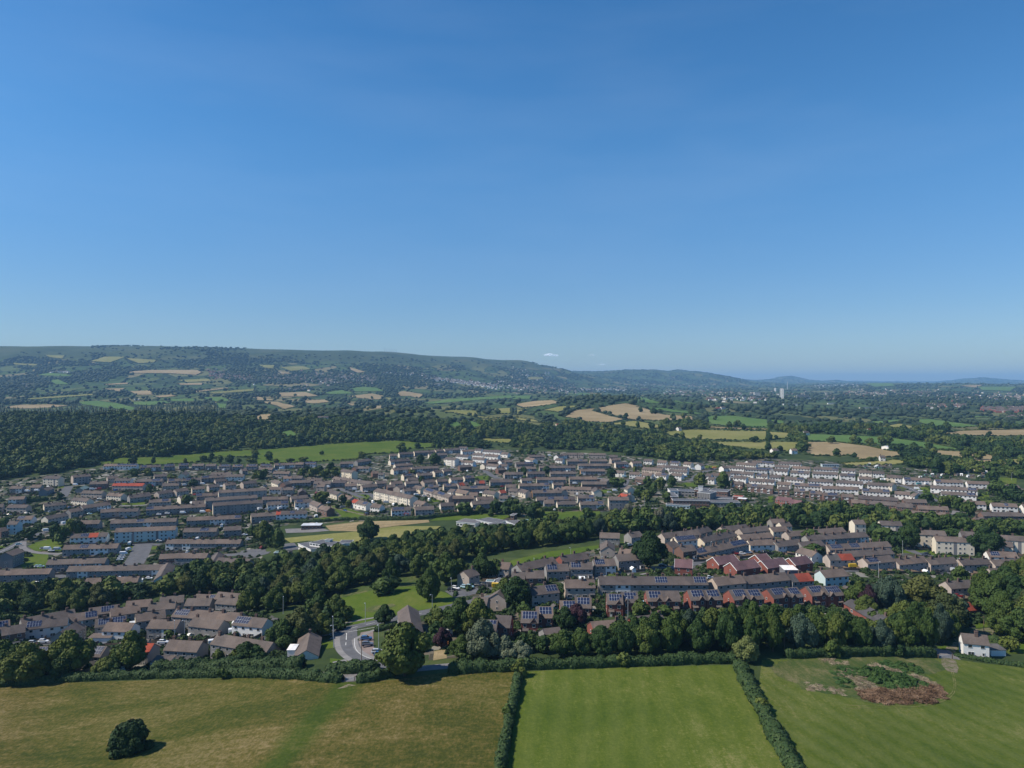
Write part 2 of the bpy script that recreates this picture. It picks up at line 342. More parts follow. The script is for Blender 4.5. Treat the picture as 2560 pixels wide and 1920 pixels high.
# ------------------------------------------------------------------ terrain: eye height above ground H along columns of the valley
TAB = {
 100: [(15,86),(150,92),(240,100),(300,108),(450,122),(600,122),(700,118),(900,104),(1200,82),(1500,63),(1900,84),(2500,74),(3300,40),(4000,-12),(4700,-130),(5500,-270),(5950,-322),(7500,-300),(12000,-200),(32000,-100)],
 500: [(15,86),(150,89),(240,96),(300,104),(450,119),(600,120),(800,114),(1000,106),(1200,98),(1400,76),(1600,62),(2000,86),(2600,72),(3300,40),(4000,-12),(4800,-130),(5600,-270),(6200,-338),(7500,-310),(12000,-200),(32000,-100)],
 720: [(15,86),(150,88),(240,92),(300,99),(450,114),(600,117),(800,113),(1000,107),(1250,97),(1400,80),(1650,60),(2050,86),(2700,72),(3400,45),(4100,0),(4900,-105),(5700,-235),(6500,-315),(7500,-300),(12000,-200),(32000,-100)],
 950: [(15,86),(150,88),(240,89),(350,98),(450,107),(600,113),(800,112),(1000,107),(1250,97),(1450,78),(1700,58),(2200,84),(2800,72),(3500,52),(4200,12),(5000,-85),(5800,-190),(6900,-330),(8000,-310),(12000,-200),(32000,-100)],
 1200: [(15,86),(150,88),(240,88),(350,95),(450,103),(600,110),(800,110),(1000,106),(1200,101),(1500,80),(1700,66),(2100,82),(2600,66),(3300,62),(4200,46),(5200,-10),(6300,-115),(7600,-288),(9000,-260),(12000,-180),(32000,-100)],
 1320: [(15,86),(150,88),(240,87),(350,93),(450,101),(600,108),(800,108),(1000,106),(1300,98),(1700,70),(2000,76),(2400,58),(3000,68),(4200,54),(5500,10),(6600,-70),(8000,-238),(9500,-200),(13000,-150),(32000,-100)],
 1400: [(15,86),(150,88),(240,87),(350,92),(450,100),(600,108),(800,108),(1000,106),(1300,98),(1800,70),(2300,51),(2700,72),(3500,68),(4500,58),(5500,42),(6500,10),(8200,-150),(9500,-160),(13000,-150),(32000,-100)],
 1550: [(15,86),(150,88),(240,87),(350,90),(450,97),(600,106),(800,106),(1000,104),(1300,94),(1700,74),(2200,47),(2700,72),(4500,70),(6000,60),(7500,35),(9000,-60),(10500,-190),(13000,-190),(32000,-100)],
 1720: [(15,86),(150,88),(240,87),(350,89),(450,99),(600,106),(800,104),(1000,100),(1300,91),(1800,78),(2400,60),(3000,68),(4500,68),(6500,60),(9000,25),(11000,-205),(13000,-190),(32000,-100)],
 1830: [(15,86),(150,88),(240,87),(350,90),(450,101),(600,106),(800,103),(1000,99),(1300,92),(2000,78),(3000,70),(4500,68),(6500,60),(9000,28),(11000,-90),(13000,-60),(32000,-90)],
 1880: [(15,86),(150,88),(240,87),(350,91),(450,102),(600,106),(800,103),(1000,99),(1300,92),(2000,80),(3000,72),(4500,68),(6500,60),(9000,30),(11500,-30),(14000,-30),(17000,-95),(20000,-60),(32000,-100)],
 1968: [(15,86),(150,88),(240,88),(350,92),(450,103),(600,106),(800,103),(1000,99),(1300,92),(2000,81),(3000,72),(4500,68),(6500,60),(9000,25),(12000,0),(14500,0),(17500,-285),(20000,-90),(32000,-100)],
 1925: [(15,86),(150,88),(240,87),(350,91),(450,102),(600,106),(800,103),(1000,99),(1300,92),(2000,80),(3000,72),(4500,68),(6500,60),(9000,28),(11500,-10),(14000,-10),(17500,-75),(20000,-60),(32000,-100)],
 2010: [(15,86),(150,88),(240,88),(350,92),(450,103),(600,106),(800,102),(1000,98),(1300,92),(2000,82),(3000,73),(4500,67),(6500,57),(9000,15),(12000,-2),(14500,-5),(17500,-85),(20000,-70),(32000,-100)],
 2060: [(15,86),(150,88),(240,88),(350,93),(450,104),(600,106),(800,102),(1000,98),(1300,92),(2000,82),(3000,73),(4500,67),(6500,55),(9000,10),(12000,-5),(14500,-10),(17500,-70),(20000,-60),(32000,-100)],
 2150: [(15,86),(150,88),(240,89),(350,94),(450,105),(600,106),(800,102),(1000,98),(1300,92),(2000,83),(3000,74),(4500,66),(6000,48),(7500,8),(9000,10),(14500,-20),(18000,-45),(32000,-100)],
 2250: [(15,86),(150,89),(240,90),(350,96),(450,105),(600,105),(800,101),(1000,97),(1300,91),(2000,84),(3000,74),(4500,66),(6000,42),(7300,-16),(9000,0),(14500,-10),(18000,-30),(32000,-90)],
 2340: [(15,86),(150,89),(240,91),(350,98),(450,106),(600,105),(800,101),(1000,97),(1300,91),(2000,84),(3000,74),(4500,64),(6000,40),(7000,-2),(9000,5),(14500,0),(18000,-25),(32000,-90)],
 2450: [(15,86),(150,89),(240,92),(350,99),(450,106),(600,105),(800,101),(1000,97),(1300,91),(2000,84),(3000,74),(4500,62),(6000,34),(7000,0),(9000,10),(14500,0),(18000,-165),(32000,-90)],
 2560: [(15,86),(150,89),(240,92),(350,100),(450,106),(600,105),(800,101),(1000,97),(1300,91),(2000,84),(3000,74),(4500,62),(6000,36),(7000,8),(9000,15),(14500,5),(18000,-60),(32000,-90)],
}
NU, NY = 561, 760
UMAX = 1.35
US = np.linspace(-UMAX, UMAX, NU); LY = np.linspace(math.log(15), math.log(32000), NY); YS = np.exp(LY)
cols = sorted(TAB); cu = np.array([(c-1280)/F for c in cols])
prof = np.array([np.interp(LY, np.log([a for a, _ in TAB[c]]), [b for _, b in TAB[c]]) for c in cols])
HG = np.empty((NU, NY))
for j in range(NY): HG[:, j] = np.interp(US, cu, prof[:, j])
def gsm(a, s, ax):
    r = int(3*s)+1; k = np.exp(-.5*(np.arange(-r, r+1)/s)**2); k /= k.sum()
    p = np.pad(a, [(r, r) if i == ax else (0, 0) for i in range(2)], mode='edge')
    return np.apply_along_axis(lambda v: np.convolve(v, k, 'valid'), ax, p)
HG = gsm(gsm(HG, 4.0, 1), 2.6, 0)
UU, YY = np.meshgrid(US, YS, indexing='ij'); XX = UU*YY
def wob(x, y, L, sx, sy): return np.sin(x/L+sx+1.7*np.sin(y/L*.7+sy))*np.cos(y/L*1.1+sy*2+1.3*np.sin(x/L*.8+sx))
amp = np.clip((YY-1000)/1500, 0, 1)
HG -= amp*(4.5*wob(XX, YY, 170, 1, 2)+7*wob(XX, YY, 420, 3, .5))
am2 = np.clip((YY-3500)/2500, 0, 1)*np.clip((60-HG)/200, 0, 1)
HG -= am2*(26*wob(XX, YY, 330, .3, 5)+14*wob(XX, YY, 130, 2, 1))*np.clip((330+HG)/120, 0, 1)
HG -= np.clip((YY-100)/300, 0, 1)*.5*wob(XX, YY, 45, 5, 3)
def Hf(u, Y):
    i = (np.clip(u, -UMAX, UMAX)+UMAX)/(2*UMAX)*(NU-1); j = (np.log(np.clip(Y, 15.1, 31900))-LY[0])/(LY[-1]-LY[0])*(NY-1)
    i0 = np.clip(np.floor(i).astype(int), 0, NU-2); j0 = np.clip(np.floor(j).astype(int), 0, NY-2); a = i-i0; b = j-j0
    return (HG[i0,j0]*(1-a)*(1-b)+HG[i0+1,j0]*a*(1-b)+HG[i0,j0+1]*(1-a)*b+HG[i0+1,j0+1]*a*b)
def gz(x, y): return CAMZ - float(Hf(np.float64(x/max(y, 1)), np.float64(y)))
def gz_np(x, y): return CAMZ - Hf(x/np.maximum(y, 1), y)
def at(px, py, h=0.0):
    """ground point (or point h metres above the ground) seen at photo pixel px, py"""
    u = (px-1280)/F; H = Hf(np.full(NY, u), YS)
    im = 960+F*(H-h)/YS; k = np.nonzero((im[:-1] >= py) & (im[1:] < py))[0]
    k = k[YS[k] > 100] if len(k) else k
    if len(k) == 0: j = int(np.argmin(np.abs(im[300:]-py)))+300; Y = YS[j]
    else:
        j = k[0]; t = (im[j]-py)/(im[j]-im[j+1]); Y = YS[j]*(1-t)+YS[j+1]*t
    return Vector((u*Y, Y, CAMZ-float(Hf(np.float64(u), np.float64(Y)))))
def proj(x, y, z): return 1280+F*x/y, 960+F*(CAMZ-z)/y
PAN = {'A0':(0,1100,3.45625),'A1':(640,1100,3.45625),'A2':(1280,1100,3.45625),'A3':(1920,1100,3.45625),
       'B0':(0,1420,3.45625),'B1':(640,1420,3.45625),'B2':(1280,1420,3.45625),'B3':(1920,1420,3.45625),
       'C0':(0,820,3.45625),'C1':(640,820,3.45625),'C2':(1280,820,3.45625),'C3':(1920,820,3.45625),
       'D0':(0,1140,6.9125),'D1':(320,1130,6.9125),'D2':(640,1110,6.9125),'D3':(960,1100,6.9125),
       'D4':(1280,1110,6.9125),'D5':(1600,1110,6.9125),'D6':(1920,1120,6.9125),'D7':(2240,1140,6.9125),'Z':(0,0,1.0)}
def pp(pan, x, y): a, b, s = PAN[pan]; return a+x/s, b+y/s

# terrain mesh
V = np.stack([XX, YY, CAMZ-HG], -1).reshape(-1, 3)
idx = np.arange(NU*NY).reshape(NU, NY)
Q = np.stack([idx[:-1,:-1], idx[1:,:-1], idx[1:,1:], idx[:-1,1:]], -1).reshape(-1, 4)
g = link(bpy.data.objects.new('ground', np_mesh('ground', V, Q, M['ground'], True))); tag(g, kind='structure')

STRIP = (at(862, 1722), at(690, 1905)); M['meadow'] = meadow_mat()
# ------------------------------------------------------------------ draped sheets
def drape(name, poly, mat, lvl=1, grid=9.0, parent=None, world=False, jag=0.0):
    """polygon in photo pixels laid over the ground as a real sheet"""
    pts = []
    n = len(poly)
    for i in range(n):
        a = poly[i]; b = poly[(i+1) % n]; d = math.dist(a, b); k = max(1, int(d/(grid*1.2)))
        for t in range(k):
            pts.append((a[0]+(b[0]-a[0])*t/k, a[1]+(b[1]-a[1])*t/k))
    W3 = [at(*p) for p in pts] if not world else [Vector((p[0], p[1], 0)) for p in pts]
    if jag: W3 = [w+Vector((noise.noise(w*.35), noise.noise(w*.35+Vector((9,9,9))), 0))*jag*(1 if i % 2 else .4) for i, w in enumerate(W3)]
    P2 = [Vector((w.x/w.y, math.log(w.y)))*1000 for w in W3]
    xs = [p.x for p in P2]; ys = [p.y for p in P2]; nb = len(P2); inner = []
    step = max(3.0, min(12.0, math.sqrt((max(xs)-min(xs))*(max(ys)-min(ys))/1500)))
    def inside(x, y):
        c = False; j = nb-1
        for i in range(nb):
            if (P2[i].y > y) != (P2[j].y > y) and x < (P2[j].x-P2[i].x)*(y-P2[i].y)/(P2[j].y-P2[i].y)+P2[i].x: c = not c
            j = i
        return c
    y = min(ys)+step/2
    while y < max(ys):
        x = min(xs)+step/2
        while x < max(xs):
            if inside(x, y): inner.append(Vector((x, y)))
            x += step
        y += step
    r = delaunay_2d_cdt(P2+inner, [(i, (i+1) % nb) for i in range(nb)], [], 1, 1e-5)
    v = []
    for q in r[0]:
        Y = math.exp(q.y/1000); u = q.x/1000
        v.append((u*Y, Y, CAMZ-float(Hf(np.float64(u), np.float64(Y)))+lvl*(.012+.00005*Y+8e-8*Y*Y)))
    me = bpy.data.meshes.new(name); me.from_pydata(v, [], [f for f in r[2]]); me.materials.append(mat); me.update()
    if len(me.polygons) and me.polygons[0].normal.z < 0: me.flip_normals()
    o = link(bpy.data.objects.new(name, me), parent); tag(o, kind='structure'); return o
def ribbon(name, pts, width, mat, lvl=3, world=False, dash=None):
    """strip of constant real width along a line"""
    W3 = [at(*p) for p in pts] if not world else [Vector((p[0], p[1], 0)) for p in pts]
    path = []
    for a, b in zip(W3[:-1], W3[1:]):
        k = max(1, int((b-a).length/3.0))
        for t in range(k): path.append(a.lerp(b, t/k))
    path.append(W3[-1])
    for _ in range(6 if len(W3) > 2 else 0):
        path = [path[0]]+[(path[i-1]+path[i]*2+path[i+1])/4 for i in range(1, len(path)-1)]+[path[-1]]
    v = []; f = []; s = 0.0; on = []
    for i, p in enumerate(path):
        d = (path[min(i+1, len(path)-1)]-path[max(i-1, 0)]); d.z = 0
        if d.length < 1e-6: d = Vector((1,0,0))
        d.normalize(); nrm = Vector((-d.y, d.x, 0))
        if i: s += (p-path[i-1]).length
        on.append(s)
        wk = width*(1+.9*noise.noise(p*.22)) if name == 'track' else width
        for q in (p-nrm*wk/2, p+nrm*wk/2):
            v.append((q.x, q.y, gz(q.x, q.y)+lvl*(.012+.00005*q.y+8e-8*q.y*q.y)))
    for i in range(len(path)-1):
        if dash and (on[i] % dash[0]) > dash[1]: continue
        f.append((2*i, 2*i+2, 2*i+3, 2*i+1))
    me = bpy.data.meshes.new(name); me.from_pydata(v, [], f); me.materials.append(mat); me.update()
    if len(me.polygons) and me.polygons[0].normal.z < 0: me.flip_normals()
    o = link(bpy.data.objects.new(name, me)); tag(o, kind='structure'); return o
# ------------------------------------------------------------------ fields, greens and roads (photo pixels, laid on the ground)
def PL(pan, *c): return [pp(pan, c[i], c[i+1]) for i in range(0, len(c), 2)]
FIELDS = []        # far field outlines, trees keep off them
drape('meadow', PL('Z', -400,1728, -60,1716, 130,1708, 400,1700, 640,1694, 860,1704, 890,1708, 1000,1698, 1110,1682, 1290,1670, 1283,1750, 1264,1830, 1240,1960, 1190,2120, 1090,2450, 400,2450, -700,2450, -700,2000), M['meadow'], 1, 16)
drape('mown_field', PL('Z', 1308,1680, 1400,1674, 1600,1668, 1838,1662, 1872,1740, 1925,1840, 1985,1960, 2080,2130, 2220,2450, 1110,2450, 1202,2120, 1250,1960, 1272,1850, 1294,1750), M['mown'], 1, 14)
drape('mown_field', PL('Z', 1905,1650, 2100,1645, 2335,1646, 2385,1648, 2470,1660, 2700,1680, 3000,1700, 3250,2000, 3300,2450, 2260,2450, 2110,2130, 2020,1970, 1950,1840, 1895,1730), M['mown2'], 1, 14)
drape('rough_grass', PL('B3', -10,850, 200,800, 420,775, 900,765, 1400,775, 1480,800, 1540,870, 1380,930, 1500,1060, 1520,1110, 1300,1175, 900,1160, 640,1110, 300,1050, 230,990, 60,930), M['rough'], 2, 10, jag=3.0)
drape('rough_grass', PL('B1', 180,480, 260,430, 440,350, 640,270, 720,215, 1000,130, 1430,60, 1500,120, 1000,215, 760,250, 620,330, 500,400, 300,490, 200,510), M['rough'], 1.5, 12, jag=3.0)
drape('grass_slope', PL('B1', 735,260, 1000,195, 1200,170, 1430,150, 1640,215, 1720,262, 1690,320, 1400,370, 1180,440, 1030,460, 640,520, 590,520, 700,450, 760,400), M['lawn'], 2, 10)
drape('rough_grass', PL('B1', 910,370, 1000,335, 1180,308, 1215,325, 1150,360, 1000,385), M['rough'], 3, 8, jag=2.0)
drape('grass_slope', PL('A2', -180,1180, -80,1100, 0,1040, 300,968, 700,915, 1100,868, 1120,885, 760,935, 600,975, 380,1010, 100,1070, -60,1110), M['lawn'], 2, 10)
drape('garden_ground', PL('Z', -60,1548, 200,1532, 440,1498, 600,1482, 700,1552, 735,1640, 720,1678, -60,1690), M['estate'], 1, 12)
drape('garden_ground', PL('Z', 1100,1510, 1180,1450, 1290,1412, 1500,1370, 1640,1340, 1920,1325, 2300,1340, 2620,1360, 2620,1560, 2350,1575, 1850,1600, 1500,1610, 1200,1640, 960,1660, 960,1560), M['estate'], 1, 12)
drape('garden_ground', PL('Z', -60,1210, 100,1190, 230,1172, 260,1166, 640,1166, 840,1158, 950,1138, 1100,1127, 1280,1124, 1520,1135, 1700,1155, 1900,1145, 2100,1155, 2230,1165, 2480,1195, 2620,1240, 2620,1340, 2400,1300, 2230,1278, 1920,1268, 1600,1278, 1400,1284, 1280,1300, 1130,1292, 950,1300, 700,1315, 660,1380, 640,1440, 420,1452, -60,1485), M['estate'], 1, 12)
for name, mat, pan, c in [
 ('sports_field','dry','A1',(600,742, 900,706, 1490,692, 1500,712, 1220,742, 860,790, 640,786)),
 ('sports_field','pale','A1',(240,850, 440,830, 860,792, 1230,745, 1600,745, 1560,770, 1380,780, 1350,835, 1060,860, 850,880, 700,880, 440,872, 300,890)),
 ('green','lawn','A1',(1640,640, 1900,640, 2130,640, 2200,660, 2100,700, 1800,690, 1500,700)),
 ('green','lawn','A2',(262,622, 762,614, 760,640, 700,668, 420,690, 240,668)),
 ('green','lawn','A1',(650,568, 760,582, 900,625, 1060,672, 980,686, 780,690, 500,700, 500,680, 740,660)),
 ('green','lawn','A0',(240,920, 300,890, 470,845, 555,880, 530,960, 300,960)),
 ('green','lawn','A0',(170,978, 418,990, 412,1112, 210,1120, 150,1060)),
 ('green','lawn','A0',(1030,882, 1390,866, 1390,888, 1150,900, 1030,908)),
 ('green','lawn','A0',(-20,920, 180,880, 120,930, 0,975)),
 ('green','lawn','A0',(1290,920, 1385,918, 1380,945, 1280,950)),
 ('green','lawn','A0',(1040,925, 1150,920, 1170,950, 1050,990)),
 ('green','lawn','A0',(480,400, 620,395, 640,408, 500,418)),
 ('green','lawn','A0',(1050,548, 1250,540, 1262,560, 1060,568)),
 ('green','lawn','A1',(820,470, 1000,475, 960,510, 850,500)),
 ('green','lawn','A1',(720,700, 740,690, 880,680)),
 ('green','lawn','D3',(700,1010, 960,1020, 1040,1070, 800,1080)),
 ('green','lawn','D3',(1560,630, 1810,620, 1850,660, 1820,700, 1590,680)),
 ('green','lawn','D4',(1540,800, 1730,790, 1720,840, 1580,845)),
 ('green','lawn','D5',(640,730, 780,668, 1010,680, 1000,745)),
 ('green','lawn','D5',(1110,375, 1370,375, 1300,420, 1130,420)),
 ('green','lawn','D6',(0,840, 90,830, 90,930, 0,950)),
 ('green','lawn','D7',(0,540, 130,545, 250,560, 560,535, 620,640, 740,770, 640,740, 440,650, 300,590)),
 ('green','lawn','D7',(1390,700, 1600,600, 1620,780, 1450,780)),
 ('green','lawn','D7',(1000,1010, 1240,1030, 1240,1130, 980,1150)),
 ('green','lawn','D7',(1780,375, 2090,385, 2080,490, 1850,500)),
 ('green','lawn','A3',(1040,945, 1430,950, 1600,990, 1560,1010, 1100,970)),
 ('green','lawn','A3',(1440,1170, 1800,1180, 1850,1200, 1520,1215)),
 ('green','lawn','B3',(1450,680, 1620,670, 1680,745, 1600,760)),
 ('green','lawn','B3',(1780,470, 1920,465, 1900,510, 1800,520)),
 ('green','lawn','B3',(2000,640, 2260,640, 2260,740, 2080,740)),
 ('green','lawn','B1',(640,780, 800,800, 900,830, 860,850, 640,845)),
 ('green','lawn','B1',(560,640, 680,640, 680,690, 600,700)),
 ('green','dry','B1',(1540,720, 1640,700, 1650,780, 1530,800)),
 ('green','lawn','B2',(700,240, 740,360, 780,380, 690,260)),
 ]: drape(name, PL(pan, *c), M[mat], 2.2, 10)
far = [
 ('C0','d',0,690,170,665,430,660,600,672,430,690,200,700),('C0','g',665,640,850,630,1010,650,1180,690,1150,712,900,692,700,660),
 ('C0','g',1100,642,1440,630,1480,650,1280,672,1150,664),('C0','d',1120,380,1300,366,1700,366,1750,385,1690,408,1480,395,1120,390),
 ('C0','d',1120,548,1290,541,1330,578,1180,580),('C0','d',1330,592,1480,576,1530,590,1380,602),('C0','d',1660,550,1960,517,1980,522,1700,556),
 ('C0','d',1530,482,1750,476,1740,494,1560,494),('C0','d',900,527,1080,522,1030,550),('C0','p',780,290,900,252,1090,252,950,300),
 ('C0','p',1080,262,1350,280,1330,300,1200,308),('C0','p',390,236,560,242,540,268,430,256),('C0','p',110,306,340,316,300,328,130,320),
 ('C0','g',430,456,500,446,600,490,480,488),('C0','p',230,610,800,570,812,580,560,600,240,620),('C0','g',1460,616,1680,610,1690,634,1470,634),
 ('C0','g',1740,602,1920,596,2000,630,1860,638),('C0','g',1860,652,1970,656,1960,700,1880,690),('C0','p',1790,562,2200,526,2190,545,1850,570),
 ('C0','p',1530,452,1800,442,1830,460,1620,470),('C0','d',900,488,1110,474,1100,486,910,494),('C0','g',320,410,420,390,640,410,560,420),
 ('C1','d',0,592,160,620,150,628,0,624),('C1','d',40,636,200,640,350,680,240,705,130,662),('C1','d',180,562,420,556,540,588,450,595,210,594),
 ('C1','d',790,592,1000,567,1110,590,1080,618,960,620),('C1','g',590,560,740,537,850,568,640,574),('C1','g',810,526,920,510,1050,520,1100,548,860,550),
 ('C1','d',1220,562,1270,547,1450,575,1400,608,1330,590,1250,590),('C1','d',400,626,600,620,640,640,520,653,430,650),('C1','d',780,652,880,656,830,678),
 ('C1','d',910,682,1090,671,1100,690,1000,698),('C1','d',1100,656,1280,670,1200,672),('C1','g',1420,650,1640,620,2212,582,2240,606,1900,625,1500,658),
 ('C1','p',1600,722,1780,702,1920,720,1930,763,2230,790,2240,802,1900,772,1700,732),('C1','p',2000,702,2240,690,2240,745,2100,740),
 ('C1','p',1900,952,2230,962,2190,1000,1950,975),('C1','d',0,752,140,742,130,788,0,800),('C1','d',200,382,330,396,220,400),
 ('C1','p',210,342,400,332,480,360,300,374),('C1','d',810,342,950,384,880,390,820,366),('C1','g',200,902,300,882,390,930,260,948),
 ('C1','g',1650,832,1740,802,1800,850,1680,858),('C1','g',1830,792,1950,830,1960,868,1860,850),('C1','p',1100,600,1180,606,1150,630),
 ('C1','p',30,322,160,325,150,350,60,345),
 ('C2','d',440,770,540,712,730,692,700,715,980,792,840,820,620,808,540,782),('C2','d',735,692,830,672,980,650,1120,680,1320,750,1560,762,1580,798,1480,800,1280,800,1060,795,990,785,860,752,730,715),
 ('C2','p',840,826,1060,802,1330,850,1300,868,1100,868),('C2','d',0,664,200,632,350,625,430,645,330,663,100,688),('C2','p',250,712,400,680,560,670,560,680,400,728),
 ('C2','g',1040,607,1120,597,1290,650,1260,658,1110,640),('C2','g',1250,606,1640,660,1500,656),('C2','g',1080,682,1300,690,1640,735,1640,748,1360,725),
 ('C2','p',1290,902,1500,877,2212,892,2240,970,1530,962,1400,942),('C2','p',1580,982,2212,982,2220,1062,1900,1026),
 ('C2','g',1680,762,1900,757,2212,792,2230,858,1900,850,1680,828),('C2','d',1680,850,2230,872,2230,884,1700,865),('C2','g',1730,712,1860,712,1850,740),
 ('C2','g',0,588,170,586,150,614,0,618),('C2','p',0,772,200,792,260,820,60,800),('C2','p',640,857,760,860,880,884,800,880),
 ('C2','p',1540,1092,1660,1096,1650,1110,1560,1114),('C2','p',230,980,410,990,380,1000),('C2','g',70,1070,220,1073,210,1092,80,1090),
 ('C2','p',680,1002,770,1006,760,1020),('C2','g',450,576,620,567,800,580,600,582),('C2','p',0,705,110,710,60,750,0,752),('C2','p',1400,1046,1530,1070,1500,1080),
 ('C2','d',640,560,780,572,760,582),('C2','p',130,430,260,425,270,450,150,450),
 ('C3','g',315,917,700,927,1000,942,1300,980,1680,1050,1500,1050,1340,1035,1100,1010,900,1000,600,990,335,973),
 ('C3','d',330,987,560,985,860,1020,1050,1062,1190,1080,1170,1108,800,1140,700,1100,400,1108,312,1080),('C3','p',-5,982,270,987,285,1020,250,1060,0,1065),
 ('C3','p',-5,897,180,907,210,945,-5,972),('C3','d',1340,1052,1500,1060,1700,1070,1950,1100,1960,1140,2140,1130,2220,1150,2200,1200,1900,1170,1500,1100),
 ('C3','g',870,812,1140,790,1190,805,960,833),('C3','g',1200,792,1400,786,1840,850,1700,858,1500,858,1340,830),('C3','p',960,852,1130,826,1350,870,1200,870,1080,860),
 ('C3','d',1480,912,1650,890,2212,877,2300,890,2300,935,1800,930),('C3','p',1980,1002,2260,985,2260,1010),('C3','p',600,1167,1100,1137,1200,1155,1180,1175,700,1190),
 ('C3','g',0,792,130,800,190,828,60,824),('C3','d',610,776,710,773,700,784),('C3','g',850,484,1060,482,1100,505,920,513),
 ('C3','g',1800,512,2150,512,2100,548,1850,540),('C3','d',1660,502,1850,497,1800,520),('C3','g',1680,760,2040,768,1700,775),('C3','p',1990,1110,2240,1150,2240,1190,2080,1180),
 ('C0','L',790,1175,1000,1120,1400,1115,1700,1080,2140,1055,2212,1060,2212,1120,1900,1110,1700,1160,1400,1185,900,1190),
 ('C1','L',-30,1055,400,1020,930,985,1220,975,1570,1000,1600,1030,1330,1045,1280,1075,960,1090,870,1135,620,1150,300,1165,0,1180),
]
for q in far:
    poly = [pp(q[0], q[i], q[i+1]) for i in range(2, len(q), 2)]
    FIELDS.append(poly)
    drape('field', poly, M[{'d': 'dry', 'p': 'pale', 'g': 'green', 'L': 'lawn'}[q[1]]], 1.6, 8)
RD = [
 ('road','B1',7.6,(480,590, 590,572, 800,520, 1030,475, 1230,430, 1430,390, 1690,335, 1900,285, 2100,235)),
 ('road','B1',8.6,(772,540, 772,640, 792,700, 860,762, 960,805, 1180,845)),
 ('road','A2',7.6,(560,1262, 720,1195, 850,1160, 1100,1130, 1340,1108, 1500,1090, 1640,1035, 1700,1010)),
 ('lane','B1',4.6,(-600,905, -200,900, 400,925, 800,928, 1100,905, 1500,860, 1900,830)),
 ('lane','B1',6.5,(795,985, 815,945, 830,925)),
 ('road','B0',6.2,(160,690, 420,640, 700,625, 960,665, 1300,672, 1700,650, 1880,645, 2250,610, 2420,600)),
 ('road','A0',6.5,(-30,985, 100,925, 180,880, 260,835, 400,795, 480,765, 600,720)),
 ('lane','A0',4.5,(200,880, 195,940, 300,975, 520,988)),
 ('road','A0',5.5,(1030,907, 1200,900, 1390,905)),
 ('road','A0',13,(1240,900, 1210,980, 1150,1080)),
 ('road','A0',5.5,(455,1150, 500,1175, 600,1195)),
 ('road','A0',7,(1900,1000, 2060,990, 2212,985, 2330,975)),
 ('lane','A0',4.5,(1050,570, 1160,572, 1270,562)),
 ('road','A0',9,(600,400, 570,440, 540,495)),
 ('track','A1',3.0,(640,580, 800,620, 960,655, 1080,676)),
 ('road','A1',6,(690,405, 760,440, 840,470, 920,500)),
 ('road','A1',7,(840,460, 1000,470, 1060,520, 1400,580, 1500,560)),
 ('road','D3',9,(500,960, 700,960, 800,1000)),
 ('road','D3',7,(1690,510, 1780,560, 1860,620, 1980,670)),
 ('road','D5',6,(560,645, 700,650, 880,650, 930,600, 1000,520, 1250,450, 1300,420)),
 ('road','D6',7,(-200,770, 0,790, 200,810, 640,860, 1000,890, 1440,935)),
 ('road','D7',8,(0,505, 130,520, 260,570, 400,640, 560,720, 700,790)),
 ('lane','D7',5,(1040,950, 1000,1050, 960,1120)),
 ('road','A3',6.5,(640,1130, 1050,1132, 1500,1150, 1900,1170, 2212,1190)),
 ('road','A3',6,(1170,930, 1340,1000, 1500,1010)),
 ('road','A3',6,(1560,1370, 1800,1375, 1900,1400)),
 ('track','B3',4.5,(2010,520, 1900,545, 1750,570, 1640,640, 1545,740, 1545,800, 1575,850, 1590,900)),
 ('lane','B3',9,(1450,700, 1520,740, 1540,780)),
 ('tyre','B3',.28,(1585,900, 1625,1050, 1560,1140, 1400,1178, 1100,1195, 700,1190)),
 ('tyre','B3',.28,(1600,900, 1640,1055, 1575,1160, 1400,1196, 1100,1212, 660,1215)),
 ('road','D4',7,(1560,760, 1700,780, 1900,770, 1960,680, 1980,620)),
 ('road','A2',8,(1500,990, 1700,1000, 1820,1030, 2100,1000)),
]
for nm, pan, w, c in RD:
    ribbon('tyre_track' if nm == 'tyre' else nm, PL(pan, *c), w, M[{'road': 'road', 'lane': 'lane', 'track': 'track', 'tyre': 'tyre'}[nm]], 3)
for pan, w, c in [('B1',2.2,(640,612, 730,600)), ('B1',2.0,(700,612, 700,680, 740,750, 800,805, 900,845, 1000,850)), ('B1',2.0,(850,620, 858,690, 900,745, 1000,790, 1140,815)),
                  ('B1',2.0,(850,620, 880,585, 950,555, 1030,535)), ('B1',2.0,(640,502, 800,470, 1030,430)), ('A2',2,(1110,1165, 1230,1140, 1330,1125))]:
    ribbon('pavement', PL(pan, *c), w, M['pave'], 4.2)
drape('parking_bay', PL('B1', 905,560, 1012,540, 1018,690, 1130,715, 1145,800, 1010,780, 930,735, 888,640), M['bay'], 3.4, 8)
drape('car_park', PL('B1', 1630,200, 1900,170, 2110,165, 2160,185, 1900,225, 1720,262), M['road'], 3, 8)
drape('yard', PL('A1', 250,770, 560,760, 640,785, 480,800, 260,805), M['lane'], 3, 8)
drape('car_park', PL('A1', 0,940, 80,945, 100,985, 0,1010, -160,1020, -130,960), M['road'], 3, 8)
drape('car_park', PL('A1', 230,900, 330,890, 380,945, 240,960), M['road'], 3, 8)
drape('yard', PL('D4', 2180,1040, 2600,1100, 2500,1160, 2250,1120), M['lane'], 3, 8)
drape('parking_bay', PL('B1', 655,815, 770,790, 790,808, 700,835), M['pave'], 3.4, 8)
drape('gravel', PL('B1', 690,1045, 740,1015, 830,990, 870,1020, 780,1035), M['track'], 2.4, 8, jag=2.5)
